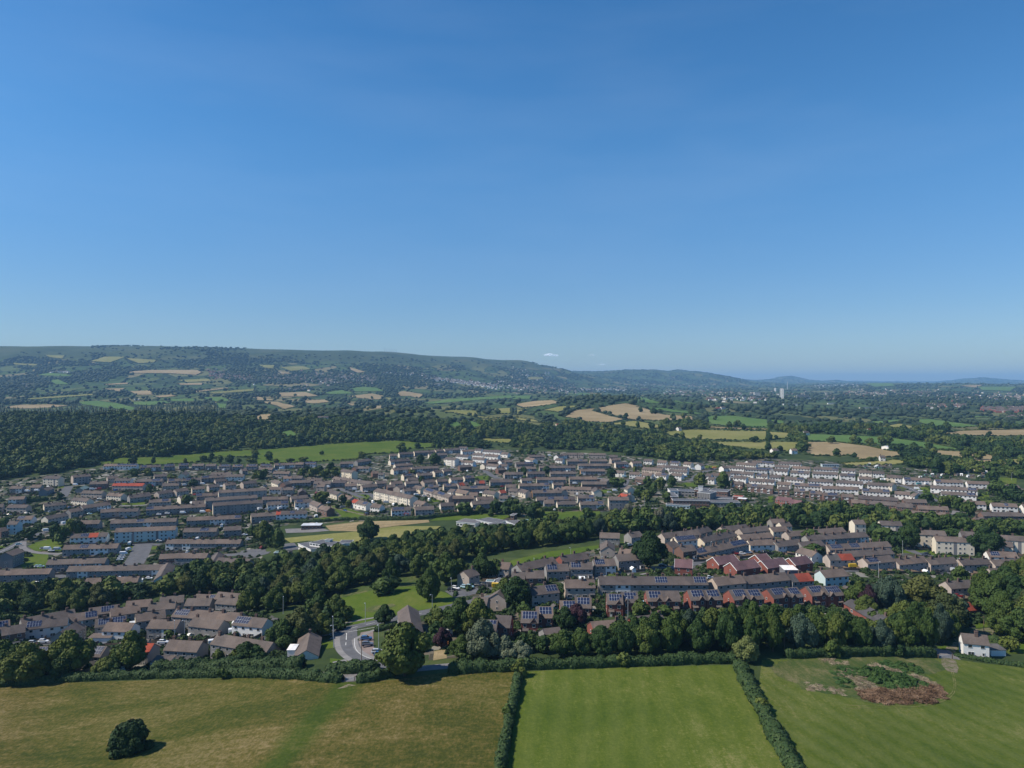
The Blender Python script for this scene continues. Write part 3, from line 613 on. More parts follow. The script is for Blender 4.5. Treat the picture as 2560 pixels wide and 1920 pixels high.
for pan, w, d, c in [('B1',.25,(7,4.5),(590,590, 800,522, 1030,477, 1230,432, 1430,392, 1690,337)), ('B1',.3,(1.8,1.1),(640,585, 850,545, 1030,515)),
                     ('B1',.22,(6,3.6),(782,565, 780,640, 775,670)), ('B1',.16,None,(852,612, 848,690, 880,745, 990,800, 1130,828)),
                     ('A2',.25,(6,3.5),(720,1200, 850,1165, 1100,1135, 1340,1112)), ('A2',.3,(1.5,.7),(850,1152, 1000,1140, 1150,1134)),
                     ('A0',.25,(6,4),(-30,985, 100,925, 180,880, 260,835)), ('D7',.3,(6,4),(0,505, 130,520, 260,570, 400,640))]:
    ribbon('road_marking', PL(pan, *c), w, M['paint'], 4.6, dash=d)

# ------------------------------------------------------------------ buildings
# ridge end pixels in a panel; code = type (t two storeys, f three storeys, b single storey, h new brick house) + wall (+ gable wall);
# options: sA-B solar panels along the ridge in percent, rA-B orange tiles, M/x/E roof tiles, L left gable turned to the sun
BD = """
A0 -60 1122 450 1106 tg
A0 420 1035 925 1010 tg
A0 600 1092 1420 1060 tg
A0 1388 1148 1455 1058 tl
A0 750 1195 1205 1168 tg
A0 560 908 1030 888 tg s30-45
A0 618 812 935 795 tw s27-48 r50-75
A0 1005 762 1525 733 fl
A0 965 692 1530 660 tg s39-50
A0 1620 668 2085 636 tg s88-99
A0 1595 762 1880 746 tg s50-75
A0 1940 750 2085 735 tg
A0 1450 860 2090 830 tg
A0 1385 985 1525 975 tb
A0 1530 978 1800 966 tg
A0 1838 1045 1890 965 tb
A0 1890 1020 2165 1005 tg
A0 48 972 150 932 fd
A0 905 200 1190 205 tw s40-100
A0 1215 215 1390 213 tg s5-30
A0 1420 208 1510 207 tg s0-90
A0 1545 202 1630 200 tg s20-90
A0 1665 202 1765 203 tg
A0 1785 205 1870 205 tg
A0 1900 209 1995 210 tg s20-90
A0 2015 212 2100 211 tg s20-90
A0 2135 208 2225 208 tg s20-90
A0 1000 328 1140 330 tw
A0 985 366 1250 374 tp r0-100
A0 1190 333 1410 335 tg s60-90
A0 1110 478 1290 455 tg
A0 1040 590 1200 583 tp
D0 795 340 1060 352 fc
D0 1245 330 1550 300 fgp
D0 205 515 415 512 tg
D0 560 495 730 491 tg
D0 740 568 870 500 td
D0 175 700 440 690 tg
D0 160 835 500 838 tp
D0 755 822 1130 772 tpc
D0 770 1045 1130 960 tpc
D0 1175 925 1390 878 tpg
D0 1400 860 1880 770 tg
D0 330 1035 590 1030 tw s0-45
D0 170 1118 340 1114 fl
D0 1440 590 1800 600 tp
D0 1370 555 1480 492 bgE
D0 1560 440 1870 430 tb
D0 1850 350 2030 335 tp
D0 1890 628 2140 648 tc
D0 1290 705 1560 735 tc
D0 1740 922 2080 888 tg
D0 1400 1112 1740 1100 tg
D0 -40 1250 90 1225 tb
D0 -60 830 60 822 tp
D1 480 375 640 385 tgc
D1 700 460 900 462 tgc s10-50
D1 940 450 1250 440 tgc s20-50
D1 1285 400 1680 398 tgc s5-30
D1 930 372 1000 315 tc
D1 600 540 880 530 tp
D1 800 645 1010 612 tp
D1 490 685 740 640 tp
D1 1100 600 1320 585 tc
D1 1380 565 1560 545 tp
D1 1500 470 1690 450 tp
D1 1660 535 1850 513 tp
D1 1965 515 2200 480 tp
D1 880 760 1060 735 tc
D1 1440 350 1790 345 tg
D1 1700 385 2010 380 tw
D1 1950 290 2040 280 tg
D1 1575 652 2380 598 fpc
D1 1370 775 2200 733 fgc
D1 1475 870 2317 805 fgc
D1 1180 720 1560 690 tg s0-25
D1 370 820 740 800 tp s60-90
D1 320 950 1340 878 tg s0-12
D1 150 720 370 688 tg
D1 1110 845 1320 830 tg
D1 2120 1062 2560 1022 tgc
D1 2570 1024 3092 988 tw s45-60 r0-14
D2 80 345 270 340 tg s10-90
D2 320 330 660 318 tgc s20-30
D2 690 315 830 315 tg
D2 850 308 1040 308 tg s0-100
D2 70 400 300 405 tg
D2 310 470 590 470 tp
D2 640 550 810 548 tg
D2 480 555 625 550 tg
D2 320 605 440 650 tc
D2 460 660 560 640 tb
D2 560 632 940 612 tg
D2 950 590 1140 585 tg
D2 1010 640 1300 640 tp
D2 1330 625 1560 620 tg
D2 1480 418 1705 462 fc
D2 1360 555 1640 598 tc
D2 1650 605 2020 648 tc
D2 1540 680 1740 672 tp
D2 1820 705 2080 680 tp
D2 1060 690 1200 690 tp
D2 245 740 445 735 tw
D2 470 745 650 740 tp
D2 800 800 790 755 tb
D2 110 915 555 888 tg
D2 600 900 890 870 tp
D2 190 1000 555 970 twc s65-98
D2 665 965 970 940 twc s10-45
D2 1270 772 1460 832 tc
D2 1480 862 1680 905 tg
D2 1700 950 1960 1000 tw s70-95 r0-30
D2 2020 1030 2180 1040 tw
D2 990 970 1130 1030 tp
D2 1140 1055 1290 1098 tb
D2 1720 285 1960 240 tg
D2 1460 305 1680 300 tg
D2 1760 385 1960 385 tc
D2 1690 395 1750 385 tb
D2 2000 470 2110 462 tb
D2 2120 490 2212 490 tc
D2 2070 640 2240 625 tgc
A1 1050 418 1365 472 fc
D3 95 240 215 235 tc
D3 255 215 500 200 tgc
D3 515 190 870 170 tgc
D3 875 165 1010 150 tgc
D3 1035 150 1290 130 tgc
D3 1300 110 1440 115 tw
D3 1340 170 1540 158 tw
D3 95 345 430 310 tgc
D3 180 415 480 390 tgc
D3 140 490 450 455 tgc
D3 770 235 1080 222 tgc
D3 470 465 930 440 tgc
D3 565 575 830 555 tgc
D3 850 530 990 512 tgc
D3 1005 505 1150 488 tgc
D3 1295 435 1500 420 tb
D3 320 590 500 570 tgc s20-80
D3 400 650 580 640 tgc
D3 110 715 310 700 tgc
D3 365 710 590 695 tgc
D3 660 700 850 670 tp
D3 905 675 1090 662 tgc
D3 1140 650 1350 632 tgc
D3 1375 620 1540 605 tgc s20-70
D3 1575 705 1750 695 tgc r35-90
D3 1820 685 2212 668 tgc
D3 1260 745 1440 722 tp r10-60
D3 1025 755 1240 742 tgc s20-60
D3 765 770 940 762 tg s10-50
D3 550 780 680 800 tc
D3 1075 290 1265 312 fw
D3 1280 335 1390 350 tw
D3 1395 348 1560 360 tw
D3 1270 242 1480 258 tw
D3 1550 220 1730 233 tw
D3 1755 238 1990 255 tw
D3 1550 290 1760 308 tw
D3 1575 140 1700 150 tw
D3 1730 160 2030 185 tw
D3 2040 205 2160 215 tw
D3 1700 408 1780 395 tc
D3 1800 405 2000 420 tw
D3 2000 350 2080 340 tw
D3 2010 412 2140 415 tw
D3 1780 342 1990 330 tb
D3 2090 345 2212 340 tp
D3 1950 480 2080 468 tb
D3 2075 555 2280 545 tgp
D3 2095 768 2280 760 tgc
D3 1320 795 1810 778 tg s35-60
D3 1150 840 1235 850 tw
D3 1270 845 1470 880 tc
D3 740 822 890 860 tp s10-90
D3 900 872 955 885 tp
D3 965 885 1180 945 tp s0-50
D3 1190 960 1550 950 tb
D3 1480 905 1620 905 tp
D3 1750 862 1950 885 tc
D3 1990 865 2085 855 tp r0-100
D3 1600 982 1880 960 tgc
D3 1510 1058 1900 1020 tgc
D3 1990 955 2140 950 tc
D3 970 1085 1200 1068 tgc
D3 1265 1080 1400 1068 tgc
D3 570 1038 730 1065 tp
D3 120 1165 460 1138 twc s10-65
D3 535 1150 860 1128 tp
D3 50 770 190 762 tb
D3 215 795 330 760 tp
D3 330 835 540 815 tg
D4 300 185 560 188 tg
D4 262 222 400 250 tw
D4 760 190 850 170 tw
D4 770 240 890 248 tw
D4 840 165 930 158 tw
D4 955 150 1130 150 tp
D4 1145 150 1240 150 tp
D4 1330 155 1620 155 tp
D4 1695 190 1830 190 tp
D4 1700 245 1860 232 tp
D4 940 262 1310 258 tgc s60-75
D4 1340 262 1640 253 tgp
D4 60 315 360 300 tg s50-98
D4 455 370 1110 362 tgc
D4 1140 340 1700 330 tgc
D4 1780 310 2000 300 tgc
D4 2060 300 2220 285 tc
D4 80 390 420 382 tgc
D4 -30 485 190 478 tg
D4 250 475 570 468 tgc
D4 645 470 1110 463 tpc
D4 1180 430 1600 420 tgo
D4 1750 450 1950 458 tw
D4 2035 480 2212 482 tw
D4 155 590 340 580 tgc
D4 410 570 940 565 tgc
D4 975 565 1480 555 tgc
D4 1580 580 1680 620 tp
D4 120 680 630 663 tgc s85-98
D4 705 660 880 652 tgc
D4 1190 645 1640 640 tbc
D4 -60 700 70 698 tg
D4 860 732 1370 728 tp
D4 -40 762 110 765 tp
D4 160 770 290 800 tc
D4 345 795 850 785 tgo s37-48
D4 790 742 900 790 tp
D4 1485 782 1440 738 tc
D4 420 910 1080 898 tgc s30-45 s70-82
D4 1125 880 1420 870 tgc s68-95
D4 550 968 720 965 tg
D4 775 985 1090 972 tgc
D4 1170 990 1580 975 tgc s75-95
D4 1665 910 2010 905 fgc
D4 1890 850 2010 872 tp r0-100
D4 2060 738 2000 715 tc
D4 1930 825 2060 860 tc
D5 75 255 220 258 tw
D5 310 280 465 285 tw
D5 530 290 690 296 tw s10-90
D5 775 305 900 315 tw
D5 1000 342 1060 322 tw
D5 310 360 440 366 tw
D5 460 365 830 382 tw
D5 520 430 825 442 tw
D5 550 497 740 510 tw
D5 60 395 400 418 tp
D5 50 495 220 503 tw
D5 290 495 480 508 tw s50-95
D5 -60 558 100 568 tb
D5 1405 380 1480 372 tw
D5 1510 365 1810 387 tw
D5 1680 305 2020 335 tw
D5 1845 288 1900 280 tw
D5 1935 280 2220 292 tw s60-99
D5 1820 392 2200 412 tw s50-99
D5 1560 460 1760 468 tw
D5 1775 472 1970 485 tw
D5 2030 505 2212 517 tw s0-40
D5 1630 540 1850 557 tw
D5 1900 585 2110 600 tw
D5 2125 600 2230 608 tw
D5 1170 508 1225 512 tw
D5 1240 498 1560 512 tw r40-70
D5 1190 565 1300 572 tw
D5 1600 640 1790 652 tbw
D5 1860 685 2290 708 tbw s18-40
D6 -30 225 110 232 tw s0-90
D6 185 228 575 242 tw
D6 130 285 370 297 tw
D6 110 350 350 362 tw
D6 -20 335 70 345 tw s0-90
D6 425 310 730 318 tw
D6 795 325 1215 338 tw s75-99
D6 1275 345 1510 356 tw
D6 395 385 720 392 tw s40-70
D6 770 400 1205 417 tw
D6 1240 432 1500 442 tw s50-98
D6 1580 380 1795 390 tw
D6 1810 395 2010 402 tw
D6 1560 488 1780 492 tw
D6 2050 460 2212 466 tc
D6 30 460 225 466 tw
D6 300 492 620 510 tw s65-98
D6 690 520 1120 545 tw
D6 1180 545 1640 575 tw
D6 -40 535 120 545 tw
D6 175 575 395 590 tw
D6 460 600 910 622 tw s0-20 s55-95
D6 920 645 1550 672 tw
D6 1720 590 2085 600 tw
D6 2095 600 2165 608 tc
D6 1630 698 2100 712 tw s0-25 s75-98
D6 -30 650 90 657 tbw
D6 180 665 365 672 tbw
D6 450 695 640 704 tbw s55-95
D6 720 735 930 745 tbw s5-45
D6 950 765 1200 775 tbw s30-95
D6 1270 785 1470 794 tbw
D6 1555 815 2250 845 tb
D6 1440 885 1680 898 tb
D6 1760 905 2480 950 tb
D6 170 828 420 862 frM
D6 400 882 590 908 frM
D6 750 1143 925 1145 tw
D6 1450 1235 1640 1238 fc
A3 15 680 130 678 tg
A3 15 748 150 744 tc
A3 95 708 180 706 tc
A3 150 775 640 757 tp
A3 320 802 835 797 tg
A3 960 695 1145 702 fc
A3 50 862 260 857 tg
A3 265 868 455 868 tg
A3 500 880 1030 877 tp s5-22 s36-50
A3 570 940 1050 938 tp
A3 285 928 425 958 tw
A3 505 975 715 983 tpx r45-100
A3 815 1000 1050 998 tp s10-45
A3 1085 1005 1340 1005 tp
A3 1360 1012 1600 1010 tp
A3 1640 1020 1890 1018 tp
A3 1920 1026 2180 1026 tp
A3 1885 957 2140 968 tw s10-40
A3 1905 1097 2150 1099 tp
A3 1530 1200 1890 1203 tp
A3 1265 775 1500 776 fc a-14
A3 1440 830 1755 838 fc a-14
A3 1660 786 1830 794 fg
A3 1945 812 2240 835 fc a-22
A3 2000 872 2110 880 tc
D7 130 365 590 378 tw s0-25
D7 670 398 1140 415 tw s0-20
D7 1215 425 1590 440 tw
D7 -20 330 90 335 tw
D7 600 498 1410 556 tw s80-97
D7 780 600 1380 638 tw s75-97
D7 -20 602 240 618 tw
D7 310 632 380 648 tw
D7 1150 765 1530 780 tw
D7 1640 800 2080 822 tw s50-65
D7 2180 830 2300 834 tw
D7 120 737 515 748 tb
D7 0 815 285 830 tb
D7 370 850 890 870 tb
D7 170 932 850 975 tb
D7 1460 965 2180 966 tb
D7 1350 1050 1500 1052 tb
D7 1820 502 2100 500 tb
D7 1385 165 1500 162 tc
D6 60 10 160 5 tw
A2 120 1130 275 1118 tbr
A2 10 1138 112 1132 tbr
A2 40 1075 350 1008 tg
A2 410 1000 630 966 tgr
A2 290 1075 480 1058 tg s5-48
A2 500 1055 690 1043 tg s5-48
A2 700 1030 880 1015 tg s5-50
A2 895 988 1110 974 tg
A2 826 905 822 868 tp
A2 935 935 1030 940 tp
A2 760 800 930 796 tg
A2 1000 792 1100 788 tg
A2 1335 880 1400 868 twb
A2 1440 908 1555 903 tb
A2 1565 893 2000 868 tg s2-18 s70-98
A2 1290 785 1600 778 tp
A2 1400 822 1570 820 twc s2-98
A2 1620 815 1900 790 tpc
A2 1500 770 1690 750 tg
A2 1800 738 2020 728 tp
A2 1960 755 2200 740 tp
A2 1960 806 2230 800 tpc
A2 2035 852 2330 858 twc
A2 750 1184 1675 1172 tg s52-63 s88-99
A2 455 1208 710 1193 tp
A2 145 1268 380 1236 tp s58-96
A2 1730 1175 1975 1168 tp
A2 1990 1155 2355 1147 tg
A2 2380 1152 2560 1148 tgx r30-100
A2 2660 1112 2860 1112 tl
A2 1748 1003 1900 985 hr M a26
A2 1890 1042 2085 1030 hr M a26
A2 2158 1030 2330 1018 hr M a26
A2 2398 1008 2535 998 hr M a26
A2 2105 985 2190 978 hr M a26
A2 1410 1026 1560 1034 hr M
A1 1790 1130 1880 1105 tp
A1 2020 1050 2200 1042 tp
B1 1885 248 2000 245 tg
B1 2082 212 2112 182 tp
B1 435 672 468 562 bw
B1 1350 470 1312 330 tp
B0 15 502 215 482 tb
B0 180 422 640 352 tg
B0 235 458 590 418 tw s1-36
B0 590 400 840 363 tgb s58-98
B0 770 345 1030 310 tg s40-82
B0 960 347 1200 318 tgp
B0 1095 285 1310 262 tg
B0 1290 302 1520 278 tg
B0 1385 250 1590 228 tg
B0 1620 264 1835 243 tg
B0 1700 228 1880 212 tg s70-95
B0 1890 210 2085 196 tg
B0 1900 247 2080 232 tg
B0 1170 395 1425 360 tgc
B0 1530 360 2100 328 tg s2-22
B0 825 442 1090 405 tg s10-50 s55-98
B0 520 528 665 462 tg
B0 930 470 1165 459 tw
B0 1310 446 1560 434 tg
B0 1680 430 1935 419 tg
B0 1470 622 1750 611 tg
B0 1885 586 2360 566 tg
B0 1040 645 1330 633 tg r62-100
B0 620 668 925 655 tg s50-95
B0 270 680 480 668 tg s40-98
B0 2055 420 2312 402 tw s2-48
B0 -40 458 60 448 tg s20-90
B2 95 370 217 367 hrn s8-92
B2 212 332 345 328 hrn s20-92
B2 422 280 545 276 hrn s20-92
B2 548 250 680 248 hrn s15-90
B2 818 221 950 219 hrn s15-95
B2 955 207 1072 205 hrn s15-90
B2 1157 196 1290 194 hrn s15-90
B2 1295 196 1435 194 hrn
B2 1517 187 1640 186 hrn s20-95
B2 1645 185 1780 184 hrn s20-90
B2 1872 182 1998 181 hrn s20-95
B2 2002 181 2130 180 hrn s20-90
B2 2200 168 2340 166 hrn s20-90
B2 2350 166 2460 164 hrn s20-90
B3 322 151 455 149 hrn s15-90
B3 462 152 597 152 hrn s15-95
B1 1960 443 2065 440 hrn s5-95
B1 2070 406 2200 402 hrn
B2 680 462 925 440 br
B2 1040 420 1290 392 br
B2 290 520 380 510 bg
B3 735 255 1030 420 brx
B3 1686 562 1872 572 tw d5.2 a-17
B3 1670 292 1800 290 brR
C1 950 937 1090 940 bdx
C0 1160 612 1210 612 bwZ
C1 35 795 75 795 tw
C1 90 795 130 798 tc
C1 535 762 625 760 tw
C2 345 845 375 838 twx
C2 380 826 440 824 tcR
C2 878 868 900 866 tw
C2 1428 855 1455 853 tw
C2 1755 688 1795 684 tcR
C2 1800 678 1835 678 tw
C3 305 893 345 890 tw
C3 862 870 880 868 twR
C3 970 1100 1000 1100 tw
C3 1010 1018 1100 1012 bwZ
C3 1305 1120 1345 1118 tc
C3 195 1042 245 1040 tw
C0 2022 812 2090 812 tw
C0 425 640 450 632 tw
C0 470 640 560 632 bwZ
C0 1975 568 1990 566 tw
C0 2110 565 2150 560 tw
"""
ORD = ['zeroth','first','second','third','fourth','fifth','sixth','seventh','eighth','ninth','tenth','eleventh','twelfth','thirteenth','fourteenth','fifteenth','sixteenth','seventeenth','eighteenth','nineteenth','twentieth']
def bands(recs, size=11, word='row'):
    """recs: (obj, px, py, text, area). gives every thing a label by area, rank towards the back and place from the left"""
    areas = {}
    for r in recs: areas.setdefault(r[4], []).append(r)
    for a, L in areas.items():
        L.sort(key=lambda r: -r[2])
        nb = 1 if len(L) <= 19 else max(1, math.ceil(len(L)/size)); s = math.ceil(len(L)/nb)
        for b in range(nb):
            row = sorted(L[b*s:(b+1)*s], key=lambda r: r[1])
            for k, r in enumerate(row):
                t = f"{r[3]} in {a}" if not r[3].endswith('~') else f"{r[3][:-1]} {a}"
                t += (f", {ORD[b+1]} {word} from front" if nb > 1 else '') + f", {ORD[k+1]} from left"
                r[0]['label'] = t
def estate(px, py):
    if py > 1460 and px < 760: return 'near left estate'
    if px < 960 and py < 1470: return 'left estate'
    if px < 1600 and py < 1305: return 'middle estate'
    if px >= 1600 and py < 1290: return 'right hillside estate'
    return 'near right estate'
WIN = {}
def win_mesh(w, h):
    k = (w, h)
    if k not in WIN:
        b = MB(); t = .07
        b.box(-w/2, w/2, -.05, .02, 0, t, 0); b.box(-w/2, w/2, -.05, .02, h-t, h, 0)
        b.box(-w/2, -w/2+t, -.05, .02, t, h-t, 0); b.box(w/2-t, w/2, -.05, .02, t, h-t, 0)
        n = 2 if w > 1.3 else 1
        for i in range(1, n): b.box(-w/2+w*i/n-.03, -w/2+w*i/n+.03, -.045, .015, t, h-t, 0)
        b.face([(-w/2+t,-.022,t),(w/2-t,-.022,t),(w/2-t,-.022,h-t),(-w/2+t,-.022,h-t)], 1)
        WIN[k] = b.mesh('window', [M['frame'], M['glass']])
    return WIN[k]
_b_ = MB(); _b_.box(-.45,.45,-.06,.02,0,2.05,0); _b_.face([(-.25,-.065,1.1),(.25,-.065,1.1),(.25,-.065,1.85),(-.25,-.065,1.85)],1); DOORM = _b_.mesh('door', [M['door'], M['glass']])
_b_ = MB(); _b_.box(-.5,.5,-.36,.36,-.9,1.0); _b_.box(-.56,.56,-.42,.42,1.0,1.12)
for q in (-.22, .22): _b_.tube((q,0,1.12),(q,0,1.45),.12,.10,6)
CHIM = _b_.mesh('chimney', [M['chim']])
def shared(name, me, parent, loc, rz=0.0):
    o = bpy.data.objects.new(name, me); o.location = loc; o.rotation_euler = (0,0,rz); return link(o, parent)
BREC = []; FOOT = []; KIND = []
WORDW = {'g':'grey','p':'beige','c':'cream','w':'white','b':'brick','r':'brick','l':'pale blue','d':'dark grey','o':'orange','y':'yellow'}
def slab_roof(L, d, e, r, x0, x1, oh=.3, t=.16):
    """closed chevron between x0 and x1; returns MB"""
    b = MB(); s = (r-e)/(d/2); y = d/2+oh; ez = r-s*y
    P = [(-y, ez), (0, r), (y, ez), (y, ez-t), (0, r-t), (-y, ez-t)]
    A = [(x0, p[0], p[1]) for p in P]; B = [(x1, p[0], p[1]) for p in P]
    b.face([A[0], B[0], B[1], A[1]]); b.face([A[1], B[1], B[2], A[2]]); b.face([A[2], B[2], B[3], A[3]])
    b.face([A[3], B[3], B[4], A[4]]); b.face([A[4], B[4], B[5], A[5]]); b.face([A[5], B[5], B[0], A[0]])
    b.face([A[0], A[1], A[4], A[5]]); b.face([A[1], A[2], A[3], A[4]]); b.face([B[1], B[0], B[5], B[4]]); b.face([B[2], B[1], B[4], B[3]])
    return b
def building(pan, x0, y0, x1, y1, code, opts):
    ty, wc = code[0], code[1]; g3 = code[2] if len(code) > 2 else ''
    rk = 'n'
    for o in list(opts)+[g3]:
        if o in ROOF and len(o) == 1 and o != 'n': rk = o
    gw = g3 if g3 in WALL and wc != g3 and not (wc == 'b' and g3 == 'w') else wc
    sizes = {'t': (7.4, 5.0, 7.6), 'f': (10.6, 8.3, 8.8), 'b': (4.9, 2.8, 7.6), 'h': (7.7, 5.0, 8.6)}
    r, e, d = sizes[ty]
    if pan == 'C0' or rk == 'Z': r, e, d = 5.5, 4.0, 12
    for o in opts:
        if o[0] == 'd': d = float(o[1:])
    p0, p1 = pp(pan, x0, y0), pp(pan, x1, y1)
    A, B = at(*p0, h=r), at(*p1, h=r)
    if A.x > B.x and abs(A.x-B.x) > abs(A.y-B.y): A, B = B, A
    c = (A+B)/2; v = B-A; v.z = 0; L = min(max(v.length, 6.0), 95)
    if L < v.length*.98 or v.length < 6: v = v.normalized()*L
    if code[0] in 'tf' and len(code) > 2 and g3 in 'cop' and abs(v.y) < abs(v.x)*1.5:
        u = c.x/c.y; m = v.y/max(v.x, .1); want = max(m, -u+.10)
        if want > m:
            v = Vector((1, min(want, .75), 0)).normalized()*abs(v.x)*math.sqrt(1+min(want,.75)**2)*.96; L = v.length
    # lone steep gable fronts keep their direction, length as seen
    for o in opts:
        if o[0] == 'a': an = R(float(o[1:])); L = abs(v.x)/math.cos(an); v = Vector((math.cos(an), math.sin(an), 0))*L
    rz = math.atan2(v.y, v.x)
    if math.sin(rz)*0-math.cos(rz) > 0: rz += math.pi
    # front (-y local) must look to the camera
    fn = Vector((math.sin(rz), -math.cos(rz), 0))
    if fn.dot(Vector((-c.x, -c.y, 0))) < 0: rz += math.pi
    gzv = min(gz(c.x+v.x*t, c.y+v.y*t) for t in (-.45, 0, .45))*.6+gz(c.x, c.y)*.4
    near = c.y < 520
    nm = {'t': 'terraced_houses' if L > 17 else 'house', 'f': 'block_of_flats', 'b': 'bungalow', 'h': 'brick_house'}[ty]
    if rk == 'Z': nm = 'barn'
    root = empty(nm, (c.x, c.y, gzv), rz)
    FOOT.append((c.x, c.y, rz, L/2, d/2)); KIND.append((ty, abs(math.sin(rz)) > .6))
    hx, hy = L/2, d/2; s = (r-e)/hy; t = .16
    flip = math.cos(rz) < 0
    # walls
    w = MB(); lo = -3.0; et = e-t-.02; rt = r-t-.02
    w.face([(-hx,-hy,lo),(hx,-hy,lo),(hx,-hy,et),(-hx,-hy,et)], 0); w.face([(hx,hy,lo),(-hx,hy,lo),(-hx,hy,et),(hx,hy,et)], 0)
    w.face([(-hx,hy,lo),(-hx,-hy,lo),(-hx,-hy,et),(-hx,0,rt),(-hx,hy,et)], 1); w.face([(hx,-hy,lo),(hx,hy,lo),(hx,hy,et),(hx,0,rt),(hx,-hy,et)], 1)
    w.face([(-hx,-hy,et),(hx,-hy,et),(hx,0,rt),(-hx,0,rt)], 0); w.face([(-hx,0,rt),(hx,0,rt),(hx,hy,et),(-hx,hy,et)], 0)
    un = 6.3 if ty == 't' else (8.2 if ty == 'f' else L)
    n = max(1, round(L/un)); uw = L/n
    fl = 3 if ty == 'f' else (1 if ty == 'b' else 2)
    gable_front = abs(math.sin(rz)) > .75
    wins = []; doors = []
    for i in range(n):
        cx = -hx+uw*(i+.5)
        if wc == 'g' and ty == 't' and rnd.random() < .13:
            w.box(cx-uw/2+.1, cx+uw/2-.1, -hy-.035, -hy+.01, 0, et-.05, 3)
        if wc == 'b' and g3 == 'w':
            w.box(cx-uw*.32, cx+uw*.05, -hy-.05, -hy+.01, 2.5, 4.7, 3); w.box(cx-uw*.32, cx+uw*.05, -hy-.05, -hy+.01, .3, 1.2, 3)
        if ty == 'f' and i % 2 == 1: w.box(cx-.9, cx+.9, -hy-.06, -hy+.01, .2, et-.2, 4)
        for k in range(fl):
            zb = .9+2.72*k
            if ty == 'f':
                for q in ((-.28, .28) if i % 2 == 0 else (-.38, .38)): wins.append((cx+uw*q, zb+.1, 1.3 if (i+k) % 3 else .8, 1.15))
            elif ty == 't':
                if k == 1: wins += [(cx-uw*.24, 3.35, 1.3, 1.1), (cx+uw*.25, 3.35, 1.3, 1.1)]
                else:
                    wins.append((cx-uw*.2, .85, 1.9, 1.25)); doors.append((cx+uw*.28, 0))
            elif ty == 'h':
                if k == 1: wins += [(cx-uw*.27, 3.25, .95, 1.1), (cx+uw*.25, 3.25, 1.1, 1.1)]
                else: wins.append((cx+uw*.22, .8, 1.5, 1.3)); doors.append((cx-uw*.25, 0))
            elif L < 30: wins.append((cx-L*.25, .9, 1.5, 1.1)); wins.append((cx+L*.25, .9, 1.2, 1.1))
    wins = [q if not (L > 9 or True) else q for q in wins if abs(q[0])+q[2]/2 < hx-.15]
    if not near:
        for (x, z, a, h) in wins:
            y = -hy-.07; w.face([(x-a/2,y,z),(x+a/2,y,z),(x+a/2,y,z+h),(x-a/2,y,z+h)], 2)
            if c.y < 800: w.box(x-a/2-.08, x+a/2+.08, -hy-.06, -hy, z-.1, z+h+.08, 3)
    pal = {'g': 'w', 'p': 'w', 'b': 'w'}.get(wc, 'w')
    wo_ = w.build('wall', [WALL[wc], WALL[gw], M['glass'], WALL[pal], WALL['d']], root)
    if near:
        for (x, z, a, h) in wins: shared('window', win_mesh(a, h), root, (x, -hy-.04, z))
        for (x, z) in doors: shared('door', DOORM, root, (x, -hy-.04, z))
        if gable_front or ty in 'hb' or pan in ('B3',):
            sx = -1 if Vector((-math.cos(rz), -math.sin(rz), 0)).dot(Vector((-c.x, -c.y, 0))) > 0 else 1
            for z in ([3.4, .9] if fl > 1 else [1.1]): shared('window', win_mesh(.8, .9), root, (sx*(hx+.02), 0, z), -sx*R(-90))
    # roof, in pieces where the tiles change
    segs = [(0.0, 1.0, rk)]
    for o in opts:
        if o[0] == 'r' and '-' in o:
            a, b = [int(q)/100 for q in o[1:].split('-')]
            segs = [q for q in ((0.0, a, rk), (a, b, 'R'), (b, 1.0, rk)) if q[1]-q[0] > .01]
    first = None
    for a, b, k in segs:
        if flip: a, b = 1-b, 1-a
        xa, xb = -hx+L*a-(.18 if a == 0 else 0), -hx+L*b+(.18 if b == 1 else 0)
        ro = slab_roof(L, d, e, r, xa, xb).build('roof', [ROOF[k]], root)
        if k == 'R' and len(segs) > 1: ro['label'] = 'bright orange tiled part of roof'
        if first is None or (xb-xa) > first[1]: first = (ro, xb-xa)
    ro = first[0]
    if ty in 'tf' and c.y < 1300 and not gable_front:
        m = n if ty == 't' else max(2, n//2)
        for i in range(m):
            if wc == 'w' and 'D' in pan and rnd.random() < .7: continue
            if rnd.random() < .12: continue
            x = -hx+L*(i+(.5 if rnd.random() < .25 else .12))/m+.5
            shared('chimney', CHIM, ro, (x, rnd.choice([-.5, .3, .5]), r))
    elif ty in 'tb' and c.y < 700 and wc != 'd' and L > 7: shared('chimney', CHIM, ro, (hx-.9, 0, r))
    ns = 0
